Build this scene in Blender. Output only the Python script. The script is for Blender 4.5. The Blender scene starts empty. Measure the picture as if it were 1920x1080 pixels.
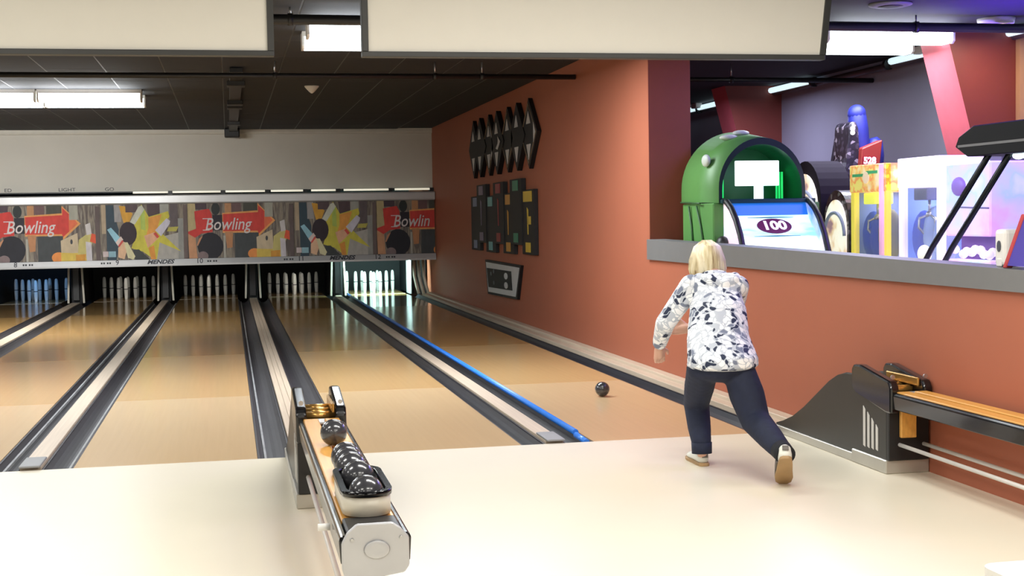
import bpy, bmesh, math, random
from mathutils import Vector, Matrix
random.seed(4)
S = bpy.context.scene
COL = S.collection
PI = math.pi

# ------------------------------------------------------------------ camera, world, exposure, lamps
cam_d = bpy.data.cameras.new('camera'); cam = bpy.data.objects.new('camera', cam_d); COL.objects.link(cam)
R_, U_, F_ = (.97903544, -.20296975, -.01711383), (.02725891, .04729336, .99850903), (.20185776, .97804224, -.05183461)
cam.matrix_world = Matrix(((R_[0], U_[0], -F_[0], .3945), (R_[1], U_[1], -F_[1], -8.2353), (R_[2], U_[2], -F_[2], 1.4143), (0, 0, 0, 1)))
cam_d.sensor_width = 36; cam_d.lens = 2562.93 * 36 / 1920; cam_d.clip_start = .05; cam_d.clip_end = 200
S.camera = cam
S.view_settings.view_transform = 'Standard'; S.view_settings.look = 'None'
S.view_settings.gamma = 1; S.view_settings.use_curve_mapping = False
S.view_settings.exposure = 0.0
W = bpy.data.worlds.new('world'); S.world = W; W.use_nodes = True
W.node_tree.nodes['Background'].inputs[0].default_value = (.5, .5, .55, 1)
W.node_tree.nodes['Background'].inputs[1].default_value = .05

def lin(c):
    return tuple(((v / 255) / 12.92 if v / 255 <= .04045 else ((v / 255 + .055) / 1.055) ** 2.4) for v in c)

def area(name, loc, size, power, color=(255, 255, 255), rot=(0, 0, 0), spread=PI):
    d = bpy.data.lights.new(name, 'AREA'); d.shape = 'RECTANGLE'; d.size, d.size_y = size
    d.energy = power; d.color = lin(color); d.spread = spread
    o = bpy.data.objects.new(name, d); o.location = loc; o.rotation_euler = rot; COL.objects.link(o); return o

def spot(name, loc, power, color, rot, ang, blend=.6, r=.05):
    d = bpy.data.lights.new(name, 'SPOT'); d.energy = power; d.color = lin(color); d.spot_size = ang; d.spot_blend = blend; d.shadow_soft_size = r
    o = bpy.data.objects.new(name, d); o.location = loc; o.rotation_euler = rot; COL.objects.link(o); return o

# ceiling lamps over the seating area and approach (behind / above the camera)
for x in (-4.5, -1.5, 1.5, 3.3):
    for y in (-10.5, -7.2):
        area('seating_lamp', (x, y, 2.98), (1.2, .5), 58, (255, 252, 243))
for x in (-4.2, -1.2, 1.6, 3.0):
    area('approach_lamp', (x, -3.6, 2.98), (1.2, .5), 54, (255, 252, 246))
    area('approach_lamp', (x, -.3, 2.98), (1.2, .5), 28, (255, 252, 246))
# lane fixtures' own light, plus unseen fill lamps added for ceiling and game room
for x, p in ((-3.7, 105), (-1.7, 105), (1.6, 105), (2.75, 70)):
    area('lane_lamp', (x, 3.45, 2.86), (1.1, .9), p, (244, 250, 255))
for x, p in ((-3.7, 230), (-2.5, 230), (-1.3, 150)):
    area('lane_lamp', (x, 9.6, 2.86), (1.1, .9), p, (250, 250, 248), (.66, .75, 0))
    area('ceiling_fill', (x, 9.0, 2.88), (1.1, .08), 9, (250, 252, 255), (PI + .9, 0, 0))  # unseen mid-air lamp, added to brighten the ceiling tiles before the fixtures
for x in (1.67, 6.2): area('ceiling_fill', (x, 3.0, 2.9), (1.1, .08), 5, (240, 245, 255), (PI + .9, 0, 0))  # same added ceiling fill beside the nearer fixtures
area('arcade_light', (6.0, 3.5, 2.86), (1.3, .8), 60, (235, 240, 255))
area('arcade_light', (6.0, 7.5, 2.9), (1.3, .8), 70, (225, 225, 255))  # added fill with no fixture, lifts the grey game room walls
# purple game-room lamps, the claw machines' inside lamps and the pit lamps
area('arcade_purple_lamp', (5.8, .6, 2.95), (1.6, 2.5), 90, (150, 120, 255))
area('arcade_uplight', (6.7, 1.4, 1.9), (.6, 1.8), 60, (95, 50, 255), (PI, 0, 0), 1.9)
area('downlight_lamp', (6.95, 2.5, 2.96), (.2, .2), 14, (255, 225, 180))
area('claw_lamp', (5.95, 2.3, 1.56), (.4, .4), 4, (235, 240, 255))
area('claw_lamp', (5.95, 1.44, 1.58), (.4, .4), 4, (225, 230, 255))
area('pit_lamp', (3.13, 17.15, .66), (.9, .12), 95, (205, 255, 250), (math.radians(62), 0, 0))
area('pit_lamp', (-3.0, 17.5, .66), (.2, .1), 6, (110, 180, 255), (math.radians(66), 0, 0))
for x, p in ((-1.52, 1.1), (0, 1.0), (1.61, 1.5)):
    area('pit_lamp', (x, 17.62, .66), (.1, .08), p * .75, (255, 250, 240), (math.radians(52), 0, 0), 1.8)

# ------------------------------------------------------------------ materials
MATS = {}
def mat(name, c, rough=.5, metal=0., var=.06, scale=8., emis=0., ecol=None, spec=.5, coat=0., bump=0., stretch=None, alpha=None):
    if name in MATS: return MATS[name]
    m = bpy.data.materials.new(name); m.use_nodes = True; nt = m.node_tree; N = nt.nodes; L = nt.links
    b = N['Principled BSDF']; c = lin(c) + (1,)
    b.inputs['Roughness'].default_value = rough; b.inputs['Metallic'].default_value = metal
    b.inputs['Specular IOR Level'].default_value = spec; b.inputs['Coat Weight'].default_value = coat; b.inputs['Coat Roughness'].default_value = .08
    tc = N.new('ShaderNodeTexCoord'); mp = N.new('ShaderNodeMapping'); L.new(tc.outputs['Object'], mp.inputs[0])
    if stretch: mp.inputs['Scale'].default_value = stretch
    nz = N.new('ShaderNodeTexNoise'); nz.inputs['Scale'].default_value = scale; nz.inputs['Detail'].default_value = 4; L.new(mp.outputs[0], nz.inputs[0])
    mx = N.new('ShaderNodeMix'); mx.data_type = 'RGBA'
    mx.inputs[6].default_value = tuple(max(0, v * (1 - var * 2)) for v in c[:3]) + (1,)
    mx.inputs[7].default_value = tuple(min(1, v * (1 + var * 2)) for v in c[:3]) + (1,)
    L.new(nz.outputs[0], mx.inputs[0]); L.new(mx.outputs[2], b.inputs['Base Color'])
    if bump:
        bp = N.new('ShaderNodeBump'); bp.inputs['Strength'].default_value = bump; bp.inputs['Distance'].default_value = .01
        L.new(nz.outputs[0], bp.inputs['Height']); L.new(bp.outputs[0], b.inputs['Normal'])
    if emis:
        b.inputs['Emission Color'].default_value = (lin(ecol) if ecol else c[:3]) + (1,); b.inputs['Emission Strength'].default_value = emis
    if alpha is not None: b.inputs['Alpha'].default_value = alpha
    MATS[name] = m; return m

def ramp_mat(name, stops, rough=.5, kind='noise', scale=5., stretch=(1, 1, 1), spec=.5, emis=0., detail=4, coat=0.):
    m = bpy.data.materials.new(name); m.use_nodes = True; nt = m.node_tree; N = nt.nodes; L = nt.links
    b = N['Principled BSDF']; b.inputs['Roughness'].default_value = rough; b.inputs['Specular IOR Level'].default_value = spec
    b.inputs['Coat Weight'].default_value = coat
    tc = N.new('ShaderNodeTexCoord'); mp = N.new('ShaderNodeMapping'); mp.inputs['Scale'].default_value = stretch; L.new(tc.outputs['Object'], mp.inputs[0])
    if kind == 'noise':
        t = N.new('ShaderNodeTexNoise'); t.inputs['Detail'].default_value = detail; out = t.outputs[0]
    else:
        t = N.new('ShaderNodeTexVoronoi'); sp = N.new('ShaderNodeSeparateColor'); L.new(t.outputs['Color'], sp.inputs[0]); out = sp.outputs[0]
    t.inputs['Scale'].default_value = scale; L.new(mp.outputs[0], t.inputs['Vector'])
    r = N.new('ShaderNodeValToRGB'); e = r.color_ramp.elements
    while len(e) < len(stops): e.new(.5)
    for i, (p, c) in enumerate(stops): e[i].position = p; e[i].color = lin(c) + (1,)
    if kind == 'voronoi': r.color_ramp.interpolation = 'CONSTANT'
    L.new(out, r.inputs[0]); L.new(r.outputs[0], b.inputs['Base Color'])
    if emis: L.new(r.outputs[0], b.inputs['Emission Color']); b.inputs['Emission Strength'].default_value = emis
    return m

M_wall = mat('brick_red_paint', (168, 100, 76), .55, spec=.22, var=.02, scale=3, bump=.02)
M_col = mat('dark_red_paint', (132, 62, 52), .5, var=.03)
M_ceil = mat('charcoal_ceiling', (42, 43, 48), .8, var=.1)
M_tile = mat('charcoal_tile', (44, 45, 50), .8, var=.1, scale=20)
M_grid = mat('tile_grid_metal', (62, 62, 66), .5)
M_appr = mat('cream_approach', (231, 223, 202), .3, var=.015, scale=2, spec=.35)
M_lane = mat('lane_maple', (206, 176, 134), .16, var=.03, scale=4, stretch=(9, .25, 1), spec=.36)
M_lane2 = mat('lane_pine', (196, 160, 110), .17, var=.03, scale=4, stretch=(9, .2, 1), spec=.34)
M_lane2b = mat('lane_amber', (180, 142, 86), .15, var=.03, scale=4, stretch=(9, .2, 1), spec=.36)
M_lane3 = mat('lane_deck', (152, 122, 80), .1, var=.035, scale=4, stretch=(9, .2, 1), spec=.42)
M_gut = mat('gutter_grey', (52, 50, 53), .6, var=.14, scale=6, stretch=(4, .6, 1))
M_gutd = mat('gutter_dark', (42, 42, 48), .4, var=.2, scale=6, stretch=(4, .6, 1))
M_strip = mat('worn_grey_strip', (150, 150, 150), .5, var=.3, scale=12, stretch=(1, .5, 1))
M_cap = mat('pale_wood', (200, 182, 160), .4, var=.12, scale=5, stretch=(14, .3, 6))
M_under = mat('black_underfloor', (18, 18, 20), .8)
M_blk = mat('black_gloss', (12, 12, 14), .2, var=.1, coat=.3)
M_blks = mat('black_satin', (26, 26, 27), .45, var=.1)
M_hood = mat('charcoal_moulding', (42, 41, 37), .38, var=.06)
M_wht = mat('white_paint', (232, 230, 225), .4, var=.02)
M_slash = mat('pale_grey_paint', (205, 202, 196), .4)
M_kick = mat('aluminium_kick', (186, 182, 172), .35, metal=.55, var=.06)
M_chr = mat('brushed_steel', (190, 190, 192), .28, metal=.9)
M_plate = mat('silver_plate', (188, 188, 190), .4, metal=.35)
M_wood = mat('honey_wood', (222, 164, 82), .32, var=.12, scale=5, stretch=(14, .6, 6))
M_brass = mat('brass_roller', (196, 150, 80), .25, metal=.7)
M_blue = mat('blue_rail', (52, 130, 232), .35, var=.05)
M_beige = mat('beige_curtain_wall', (206, 202, 191), .6, var=.03, scale=2)
M_lip = mat('pale_cornice', (206, 202, 190), .5)
M_msk = mat('silver_mask_rail', (190, 190, 190), .3, metal=.35, var=.03)
M_ink = mat('dark_ink', (40, 42, 50), .5)
M_scr = mat('cream_screen', (226, 222, 211), .7, var=.01)
M_frm = mat('screen_frame', (52, 52, 50), .5)
M_pin = mat('pin_white', (226, 226, 220), .3, var=.03)
M_band = mat('pin_band', (40, 40, 44), .5)
M_ball = mat('charcoal_ball', (58, 58, 62), .22, var=.2, scale=25, coat=.5)
M_grey = mat('ledge_grey', (112, 112, 112), .5, var=.03)
M_dark = mat('pit_black', (10, 10, 12), .7)
M_ivory = mat('ivory_plastic', (205, 198, 182), .4)
M_tube = mat('tube_light', (255, 255, 255), emis=9, ecol=(235, 248, 255))
M_tubes = mat('fluorescent_lens', (255, 255, 255), emis=8, ecol=(236, 250, 255))
M_rail = mat('rail_tube_glow', (255, 255, 255), emis=1.2, ecol=(205, 230, 240))
M_slit = mat('slit_tube_glow', (255, 255, 255), emis=.75, ecol=(236, 230, 205))
M_gw = mat('lavender_grey_wall', (150, 150, 168), .6, var=.06, scale=1.5)
M_pinklit = mat('pink_lit_red', (205, 100, 110), .5)  # pink light on the red fins' aisle edge, put into the colour
M_carpet = mat('arcade_carpet', (40, 36, 60), .9, var=.4, scale=30)

# ------------------------------------------------------------------ geometry helpers
class B:
    def __init__(s): s.bm = bmesh.new(); s.i = 0
    def _f(s, vs, mi):
        try: f = s.bm.faces.new(vs); f.material_index = mi; return f
        except ValueError: return None
    def box(s, a, b, mi=0, bev=0., seg=1):
        x0, y0, z0 = a; x1, y1, z1 = b
        v = [s.bm.verts.new(p) for p in ((x0, y0, z0), (x1, y0, z0), (x1, y1, z0), (x0, y1, z0), (x0, y0, z1), (x1, y0, z1), (x1, y1, z1), (x0, y1, z1))]
        fs = [s._f([v[i] for i in q], mi) for q in ((3, 2, 1, 0), (4, 5, 6, 7), (0, 1, 5, 4), (1, 2, 6, 5), (2, 3, 7, 6), (3, 0, 4, 7))]
        if bev:
            es = list({e for f in fs for e in f.edges})
            r = bmesh.ops.bevel(s.bm, geom=es, offset=bev, segments=seg, affect='EDGES', profile=.5)
            for f in r['faces']: f.material_index = mi
        return s
    def prism(s, poly, axis, a, b, mi=0, bev=0., seg=1):
        """poly of 2-D points; axis 'x' (points are y,z), 'y' (x,z), 'z' (x,y)"""
        def P(p, t): return {'x': (t, p[0], p[1]), 'y': (p[0], t, p[1]), 'z': (p[0], p[1], t)}[axis]
        va = [s.bm.verts.new(P(p, a)) for p in poly]; vb = [s.bm.verts.new(P(p, b)) for p in poly]
        n = len(poly); fs = [s._f(va, mi), s._f(vb[::-1], mi)]
        for i in range(n): fs.append(s._f([va[i], vb[i], vb[(i + 1) % n], va[(i + 1) % n]], mi))
        if bev:
            es = list({e for f in fs if f for e in f.edges})
            r = bmesh.ops.bevel(s.bm, geom=es, offset=bev, segments=seg, affect='EDGES', profile=.5)
            for f in r['faces']: f.material_index = mi
        return s
    def lathe(s, prof, c=(0, 0, 0), n=20, mi=0, axis='z', cap=True):
        rings = []
        for r, h in prof:
            ring = []
            for k in range(n):
                a = 2 * PI * k / n; u, w = r * math.cos(a), r * math.sin(a)
                p = {'z': (u, w, h), 'y': (u, h, w), 'x': (h, u, w)}[axis]
                ring.append(s.bm.verts.new((c[0] + p[0], c[1] + p[1], c[2] + p[2])))
            rings.append(ring)
        for i in range(len(rings) - 1):
            m_ = mi[i] if isinstance(mi, (list, tuple)) else mi
            for k in range(n):
                f = s._f([rings[i][k], rings[i][(k + 1) % n], rings[i + 1][(k + 1) % n], rings[i + 1][k]], m_)
                if f: f.smooth = True
        if cap:
            m0 = mi[0] if isinstance(mi, (list, tuple)) else mi; m1 = mi[-1] if isinstance(mi, (list, tuple)) else mi
            s._f(rings[0][::-1], m0); s._f(rings[-1], m1)
        return s
    def sphere(s, c, r, mi=0, u=24, v=14, sc=(1, 1, 1)):
        d = bmesh.ops.create_uvsphere(s.bm, u_segments=u, v_segments=v, radius=r, matrix=Matrix.Translation(c) @ Matrix.Diagonal((*sc, 1)))
        for ve in d['verts']:
            for f in ve.link_faces: f.material_index = mi; f.smooth = True
        return s
    def tube(s, pts, r, mi=0, n=10, sx=1.):
        pts = [Vector(p) for p in pts]; rr = r if isinstance(r, (list, tuple)) else [r] * len(pts); rings = []
        up = None
        for i, p in enumerate(pts):
            d = (pts[min(i + 1, len(pts) - 1)] - pts[max(i - 1, 0)]).normalized()
            if up is None: up = Vector((0, 0, 1)) if abs(d.z) < .9 else Vector((0, 1, 0))
            a = d.cross(up); a = a.normalized() if a.length > 1e-5 else Vector((1, 0, 0)); b = a.cross(d).normalized(); up = b
            rings.append([s.bm.verts.new(p + a * (rr[i] * sx * math.cos(2 * PI * k / n)) + b * (rr[i] * math.sin(2 * PI * k / n))) for k in range(n)])
        for i in range(len(rings) - 1):
            for k in range(n):
                f = s._f([rings[i][k], rings[i][(k + 1) % n], rings[i + 1][(k + 1) % n], rings[i + 1][k]], mi)
                if f: f.smooth = True
        s._f(rings[0][::-1], mi); s._f(rings[-1], mi); return s
    def face(s, pts, mi=0): s._f([s.bm.verts.new(p) for p in pts], mi); return s
    def obj(s, name, mats, parent=None, **props):
        bmesh.ops.recalc_face_normals(s.bm, faces=s.bm.faces[:])
        me = bpy.data.meshes.new(name); s.bm.to_mesh(me); s.bm.free()
        for m in (mats if isinstance(mats, (list, tuple)) else [mats]): me.materials.append(m)
        return link(name, me, parent, **props)

def link(name, me, parent=None, **props):
    o = bpy.data.objects.new(name, me); COL.objects.link(o)
    if parent is not None: o.parent = parent
    for k, v in props.items(): o[k] = v
    return o
def thing(name, label, cat, loc=(0, 0, 0), group=None):
    o = bpy.data.objects.new(name, None); COL.objects.link(o); o.location = loc; o.empty_display_size = .1
    o['label'] = label; o['category'] = cat
    if group: o['group'] = group
    return o
def tag(o, label, cat, group=None):
    o['label'] = label; o['category'] = cat
    if group: o['group'] = group
    return o
def struct(name, b, m, parent=None): return b.obj(name, m, parent, kind='structure') if parent is None else b.obj(name, m, parent)
def copy_tree(src, loc, label):
    r = src.copy(); COL.objects.link(r); r.location = loc; r['label'] = label
    for ch in src.children:
        c = ch.copy(); COL.objects.link(c); c.parent = r
        for g in ch.children:
            d = g.copy(); COL.objects.link(d); d.parent = c
    return r
DG = None
def text(name, body, size, mw, m, parent=None, shear=0., bold=0., sx=1., ext=.0008):
    cu = bpy.data.curves.new(name, 'FONT'); cu.body = body; cu.size = size; cu.shear = shear; cu.offset = bold; cu.extrude = ext
    cu.align_x = 'CENTER'; cu.align_y = 'CENTER'; cu.resolution_u = 3
    o = bpy.data.objects.new('t', cu); COL.objects.link(o)
    me = bpy.data.meshes.new_from_object(o.evaluated_get(bpy.context.evaluated_depsgraph_get()))
    bpy.data.objects.remove(o); bpy.data.curves.remove(cu)
    me.name = name; me.transform(mw @ Matrix.Diagonal((sx, 1, 1, 1))); me.materials.clear(); me.materials.append(m)
    return link(name, me, parent)
# orientation of flat print: facing -y (toward the camera), facing -x (from the right wall)
def face_my(x, y, z): return Matrix.Translation((x, y, z)) @ Matrix.Rotation(PI / 2, 4, 'X')
def face_mx(x, y, z): return Matrix.Translation((x, y, z)) @ Matrix.Rotation(-PI / 2, 4, 'Z') @ Matrix.Rotation(PI / 2, 4, 'X')
def clip(poly, x0, x1, z0, z1):
    for ax, lim, sg in ((0, x0, 1), (0, x1, -1), (1, z0, 1), (1, z1, -1)):
        out = []
        for i in range(len(poly)):
            a, b = poly[i - 1], poly[i]; ia, ib = (a[ax] - lim) * sg >= 0, (b[ax] - lim) * sg >= 0
            if ia != ib:
                t = (lim - a[ax]) / (b[ax] - a[ax]); out.append((a[0] + t * (b[0] - a[0]), a[1] + t * (b[1] - a[1])))
            if ib: out.append(b)
        poly = out
        if not poly: break
    return poly

# ------------------------------------------------------------------ room shell
XW = 4.07
struct('floor', B().box((-9, -13, -.1), (XW, 0, 0)), M_appr)
struct('floor_lanes', B().box((-9, 0.001, -.4), (XW, 20.2, -.2)), M_under)
struct('floor_arcade', B().box((XW, -13, -.1), (7.6, 14, 0)), M_carpet)
ceil = struct('ceiling', B().box((-9, -13, 3.06), (7.7, 20.2, 3.2)), M_ceil)
tb = B().box((-.3, -.6, -.012), (.3, .6, 0), bev=.004); tile = tb.obj('ceiling_tile', M_tile, ceil); tile.location = (-4.2, 2.6, 3.056); n = 0
for i in range(13):
    for j in range(12):
        if i == j == 0: continue
        t = tile.copy(); COL.objects.link(t); t.parent = ceil; t.location = (-4.2 + .61 * i, 2.6 + 1.21 * j, 3.056)
g = B()
for i in range(14): g.box((-4.505 + .61 * i - .012, 2, 3.046), (-4.505 + .61 * i + .012, 16.5, 3.052))
for j in range(13): g.box((-4.5, 2.6 + 1.21 * j - .605 - .012, 3.045), (3.4, 2.6 + 1.21 * j - .605 + .012, 3.05))
g.obj('tile_grid', M_grid, ceil)
struct('wall_right', B().box((XW, 3.46, -.2), (4.46, 20.2, 3.06)), M_wall)
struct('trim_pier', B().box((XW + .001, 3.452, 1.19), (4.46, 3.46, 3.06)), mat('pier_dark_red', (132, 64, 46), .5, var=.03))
struct('wall_right_low', B().box((XW, -13, 0), (4.19, 3.46, 1.1)), M_wall)
b = B().prism([(3.47, 1.015), (3.47, 1.195), (0, 1.158), (-2.6, 1.12), (-13, 1.10), (-13, 1.02)], 'x', XW - .025, 4.22)
struct('trim_ledge', b, M_grey)
struct('wall_far', B().box((-9, 20, -.3), (4.4, 20.2, 3.06)), M_dark)
struct('wall_left', B().box((-9.2, -13, -.3), (-9, 20.2, 3.06)), M_beige)
struct('wall_rear', B().box((-9, -13.2, -.1), (7.6, -13, 3.06)), M_beige)
struct('wall_arcade', B().box((7.5, -13, 0), (7.7, 14, 3.06)), M_gw)
struct('wall_arcade_far', B().box((4.46, 13.8, 0), (7.5, 14, 3.06)), M_gw)
# slanted red fins on the game room wall
for nm, y0, zt in (('trim_fin_1', 8.6, 3.06), ('trim_fin_2', 3.05, 3.06)):
    y1 = y0 + .5
    p = [(6.72, 3.06), (7.5, 3.06), (7.5, 0), (7.5, .0), (7.38, .6)]
    bb = B(); va = [(x, y0, z) for x, z in p]; vb = [(x, y1, z) for x, z in p]
    bb.face(va, 0).face(vb[::-1], 0)
    for i in range(len(p)):
        j = (i + 1) % len(p)
        bb.face([va[i], vb[i], vb[j], va[j]], 1 if i == len(p) - 1 or i == len(p) - 2 else 0)
    bmesh.ops.remove_doubles(bb.bm, verts=bb.bm.verts[:], dist=1e-4)
    struct(nm, bb, [M_col, M_pinklit])
struct('trim_fin_edge', B().box((7.42, 2.98, 0), (7.5, 3.05, 3.06)), mat('tan_trim', (200, 160, 120), .5))

# ------------------------------------------------------------------ lanes
LW = .527
LC = {8: -3.1285, 9: -1.516, 10: 0., 11: 1.6125, 12: 3.13}
WORD = {8: 'eight', 9: 'nine', 10: 'ten', 11: 'eleven', 12: 'twelve'}
NOTE = {8: 'at the far left of the row', 9: 'between the eighth and tenth lanes', 10: 'left of the centre ball return', 11: 'right of the centre ball return', 12: 'beside the red wall'}
def gutter(name, x0, x1, m, parent, dark=None):
    b = B(); n = 8; pr = []
    for k in range(n + 1):
        t = k / n; pr.append((x0 + .012 + (x1 - x0 - .024) * t, -.012 - .062 * math.sin(PI * t) ** .8))
    poly = [(x0, -.004), (x0 + .012, -.004)] + pr[0:] + [(x1 - .012, -.004), (x1, -.004), (x1, -.11), (x0, -.11)]
    q = [poly[0]]
    for p in poly[1:]:
        if abs(p[0] - q[-1][0]) + abs(p[1] - q[-1][1]) > 1e-5: q.append(p)
    b.prism(q, 'y', .0, 17.33); return b.obj(name, m, parent)
for k, c in LC.items():
    t = thing('bowling_lane', f'glossy tan wooden bowling lane number {WORD[k]}, {NOTE[k]}', 'bowling lane', (c, 0, 0), 'bowling lanes')
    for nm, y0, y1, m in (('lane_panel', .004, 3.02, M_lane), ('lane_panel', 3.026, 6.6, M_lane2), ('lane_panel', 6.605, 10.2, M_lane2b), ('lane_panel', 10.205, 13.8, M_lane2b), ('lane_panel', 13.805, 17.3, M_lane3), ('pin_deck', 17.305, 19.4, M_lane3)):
        B().box((-LW, y0, -.12), (LW, y1, 0), bev=.0015).obj(nm, m, t)
    B().box((-LW, 17.6, .0003), (LW, 17.66, .0016)).obj('tail_strip', M_cap, t)
    l, r = {8: (.207, .198), 9: (.203, .154), 10: (.179, .204), 11: (.209, .158), 12: (.181, .21)}[k]
    for s_, w_ in ((-1, l), (1, r)):
        if (k, s_) in ((9, 1), (10, 1), (10, -1), (11, 1)): B().box((s_ * (LW + w_ * .26) - .007, .01, -.062), (s_ * (LW + w_ * .26) + .007, 17.2, -.04)).obj('gutter_strip', M_strip, t)
    gutter('gutter', -LW - l, -LW - .002, M_gut, t); gutter('gutter', LW + .002, LW + r, M_gutd if k in (11, 12) else M_gut, t)
def cap(x0, x1, label, z=.012, slats=1, y0=0.):
    t = thing('division_cap', label, 'lane divider', ((x0 + x1) / 2, 0, 0), 'division caps between the lanes'); w = (x1 - x0)
    for i in range(slats):
        a = -w / 2 + w * i / slats
        B().box((a + .001, .05 + y0, -.15), (a + w / slats - .001, 17.33, z), bev=.003).obj('slat', M_cap, t)
    B().box((-w / 2, y0, z + .0005), (w / 2, y0 + .32, z + .014), bev=.006, seg=2).obj('end_cap', mat('grey_cap', (138, 138, 138), .5), t, label='grey metal end cap')
    return t
def mid(a, b): return LC[a] + LW, LC[b] - LW
cap(-2.40, -2.25, 'pale wooden divider strip between the two leftmost lanes')
cap(-.83, -.71, 'pale wooden divider strip between lanes nine and ten')
cap(.735, .872, 'wide pale slatted divider strip running into the centre ball return', slats=3, y0=.08)
cap(2.302, 2.418, 'pale wooden divider strip beside the blue rail')
cap(-3.99, -3.87, 'pale wooden divider strip left of lane eight at the frame edge')
t = thing('wall_side_cap', 'pale wooden ledge along the foot of the red wall beside lane twelve', 'lane divider', (3.97, 0, 0))
B().box((-.09, .02, -.15), (.005, 16.9, .03), bev=.004).obj('slat', M_cap, t)
B().box((.007, .02, -.15), (.098, 16.9, .055), bev=.004).obj('slat', M_cap, t)
t = thing('bumper_rail', 'bright blue rail lying along the left gutter of the rightmost lane', 'rail', (2.56, 0, 0))
B().tube([(0, .3, .015), (0, 17.5, .015)], .021, n=10).obj('rail', M_blue, t)
B().tube([(0, .02, -.005), (0, .285, .0)], .02, n=10).obj('rail_end', M_blue, t)

# ------------------------------------------------------------------ pins
def pin_mesh():
    prof = [(.028, 0), (.0295, .004), (.033, .06), (.0365, .13), (.0378, .182), (.0378, .196), (.0375, .214), (.0365, .28), (.032, .345), (.027, .378), (.018, .394), (.006, .4)]
    b = B().lathe(prof, n=14, mi=[0, 0, 0, 0, 1, 0, 0, 0, 0, 0, 0]); bmesh.ops.recalc_face_normals(b.bm, faces=b.bm.faces[:])
    # the band of the pin stands a hair proud
    me = bpy.data.meshes.new('candlepin'); b.bm.to_mesh(me); b.bm.free(); me.materials.append(M_pin); me.materials.append(M_band); return me
PM = pin_mesh()
ROWS = [('front head pin', [0]), ('left pin of the second row', [-1]), ('right pin of the second row', [1])]
spots = [(0, 0, 'front head pin')]
for nm, x, r in (('second row, left pin', -.5, 1), ('second row, right pin', .5, 1), ('third row, left pin', -1, 2), ('third row, middle pin', 0, 2), ('third row, right pin', 1, 2),
                 ('back row, far left pin', -1.5, 3), ('back row, inner left pin', -.5, 3), ('back row, inner right pin', .5, 3), ('back row, far right pin', 1.5, 3)):
    spots.append((x * .3048, r * .264, nm))
PINLOOK = {8: 'blue-lit white candlepin', 9: 'dim grey-lit candlepin', 10: 'dim white candlepin', 11: 'white candlepin in dark pit', 12: 'brightly lit glowing white candlepin'}
for k, c in LC.items():
    for dx, dy, nm in spots:
        tag(link('candlepin', PM), f'{PINLOOK[k]} on lane {WORD[k]}, {nm}', 'pin', f'candlepins of lane {WORD[k]}').location = (c + dx, 18.29 + dy, 0)

# pit surroundings: kickback walls between the lanes
for a, b_, lab in ((8, 9, 'between lanes eight and nine'), (9, 10, 'between lanes nine and ten'), (10, 11, 'between lanes ten and eleven'), (11, 12, 'between lanes eleven and twelve')):
    x0, x1 = mid(a, b_); c = (x0 + x1) / 2; w = .09
    t = thing('kickback', f'dark pit partition with pale upright posts {lab}', 'partition', (c, 17.4, 0), 'pit partitions')
    B().box((-w, .12, -.02), (w, 2.3, .95)).obj('panel', M_dark, t)
    for s_ in (-1, 1):
        B().prism([(s_ * .135 - .017, 0), (s_ * .135 + .017, 0), (s_ * .11 + .017, .7), (s_ * .11 - .017, .7)], 'y', -.02, .05, bev=.004).obj('post', M_ivory, t)
    B().box((-.05, .03, .05), (.05, .1, .7)).obj('cable_box', M_blks, t)
t = thing('kickback', 'dark pit partition with curved ivory guards against the red wall', 'partition', (3.84, 17.0, 0), 'pit partitions')
B().box((-.03, .5, -.02), (.2, 2.7, .95)).obj('panel', M_dark, t)
for i, dx in enumerate((-.09, -.0, .09)):
    B().tube([(dx + .08, -.0, .02), (dx + .05, .02, .15), (dx + .01, .05, .35), (dx, .08, .68)], [.03, .03, .028, .03], n=8, sx=.9).obj('guard', M_ivory, t)
B().box((-.125, .36, .0), (-.095, .9, .68), bev=.004).obj('side_guard', M_plate, t)

# ------------------------------------------------------------------ masking unit with mural
mu = thing('masking_unit', 'long masking unit over the pins with colourful painted bowling mural and silver rails', 'masking unit', (0, 16.3, .67))
def muobj(b, nm, m, par=mu): return b.obj(nm, m, par)
X0, X1 = -5.4, 4.055
b = B().prism([(-.02, 0), (-.07, .0), (-.07, .03), (-.045, .115), (-.02, .115)], 'x', X0, X1); muobj(b, 'bottom_rail', M_msk)
b = B().prism([(-.02, 1.075), (-.05, 1.08), (-.06, 1.1), (-.06, 1.215), (-.03, 1.235), (.12, 1.235), (.12, 1.2), (-.02, 1.2)], 'x', X0, X1); muobj(b, 'top_rail', M_msk)
muobj(B().box((X0, .02, .02), (X1, .06, 1.2)), 'back_board', M_blks)
tilt = math.atan2(.025, .085)
strip = Matrix.Translation((0, -.0605, .07)) @ Matrix.Rotation(PI / 2 - tilt, 4, 'X')
def st(nm, s_, x, size, **k): return text(nm, s_, size, Matrix.Translation((x, 0, 0)) @ strip, M_ink, mu, **k)
for s_, x in (('8', -3.17), ('9', -1.50), ('10', -.115), ('11', 1.64), ('12', 3.0)): st('lane_number', s_, x, .12, bold=.001)
for x in (-2.36, -.78, .8, 2.36): st('lettering', 'MENDES', x, .1, shear=.32, bold=.004, sx=1.18) if x in (-.78, 2.36) else None
b = B()
for x in (-2.97, -1.69, .10, 1.42, 3.23):
    for d in (-.05, .05):
        for a in range(2): b.box((x + d - .033 + a * .04, -.0665, .052), (x + d - .007 + a * .04 - .0, -.056, .082))
b.obj('indicator_dots', M_ink, mu)
MC = {}
def mc(c):
    if c not in MC: MC[c] = mat('mural_%d_%d_%d' % c, c, .65, var=.13, scale=14, stretch=(1, 1, .5))
    return MC[c]
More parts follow.
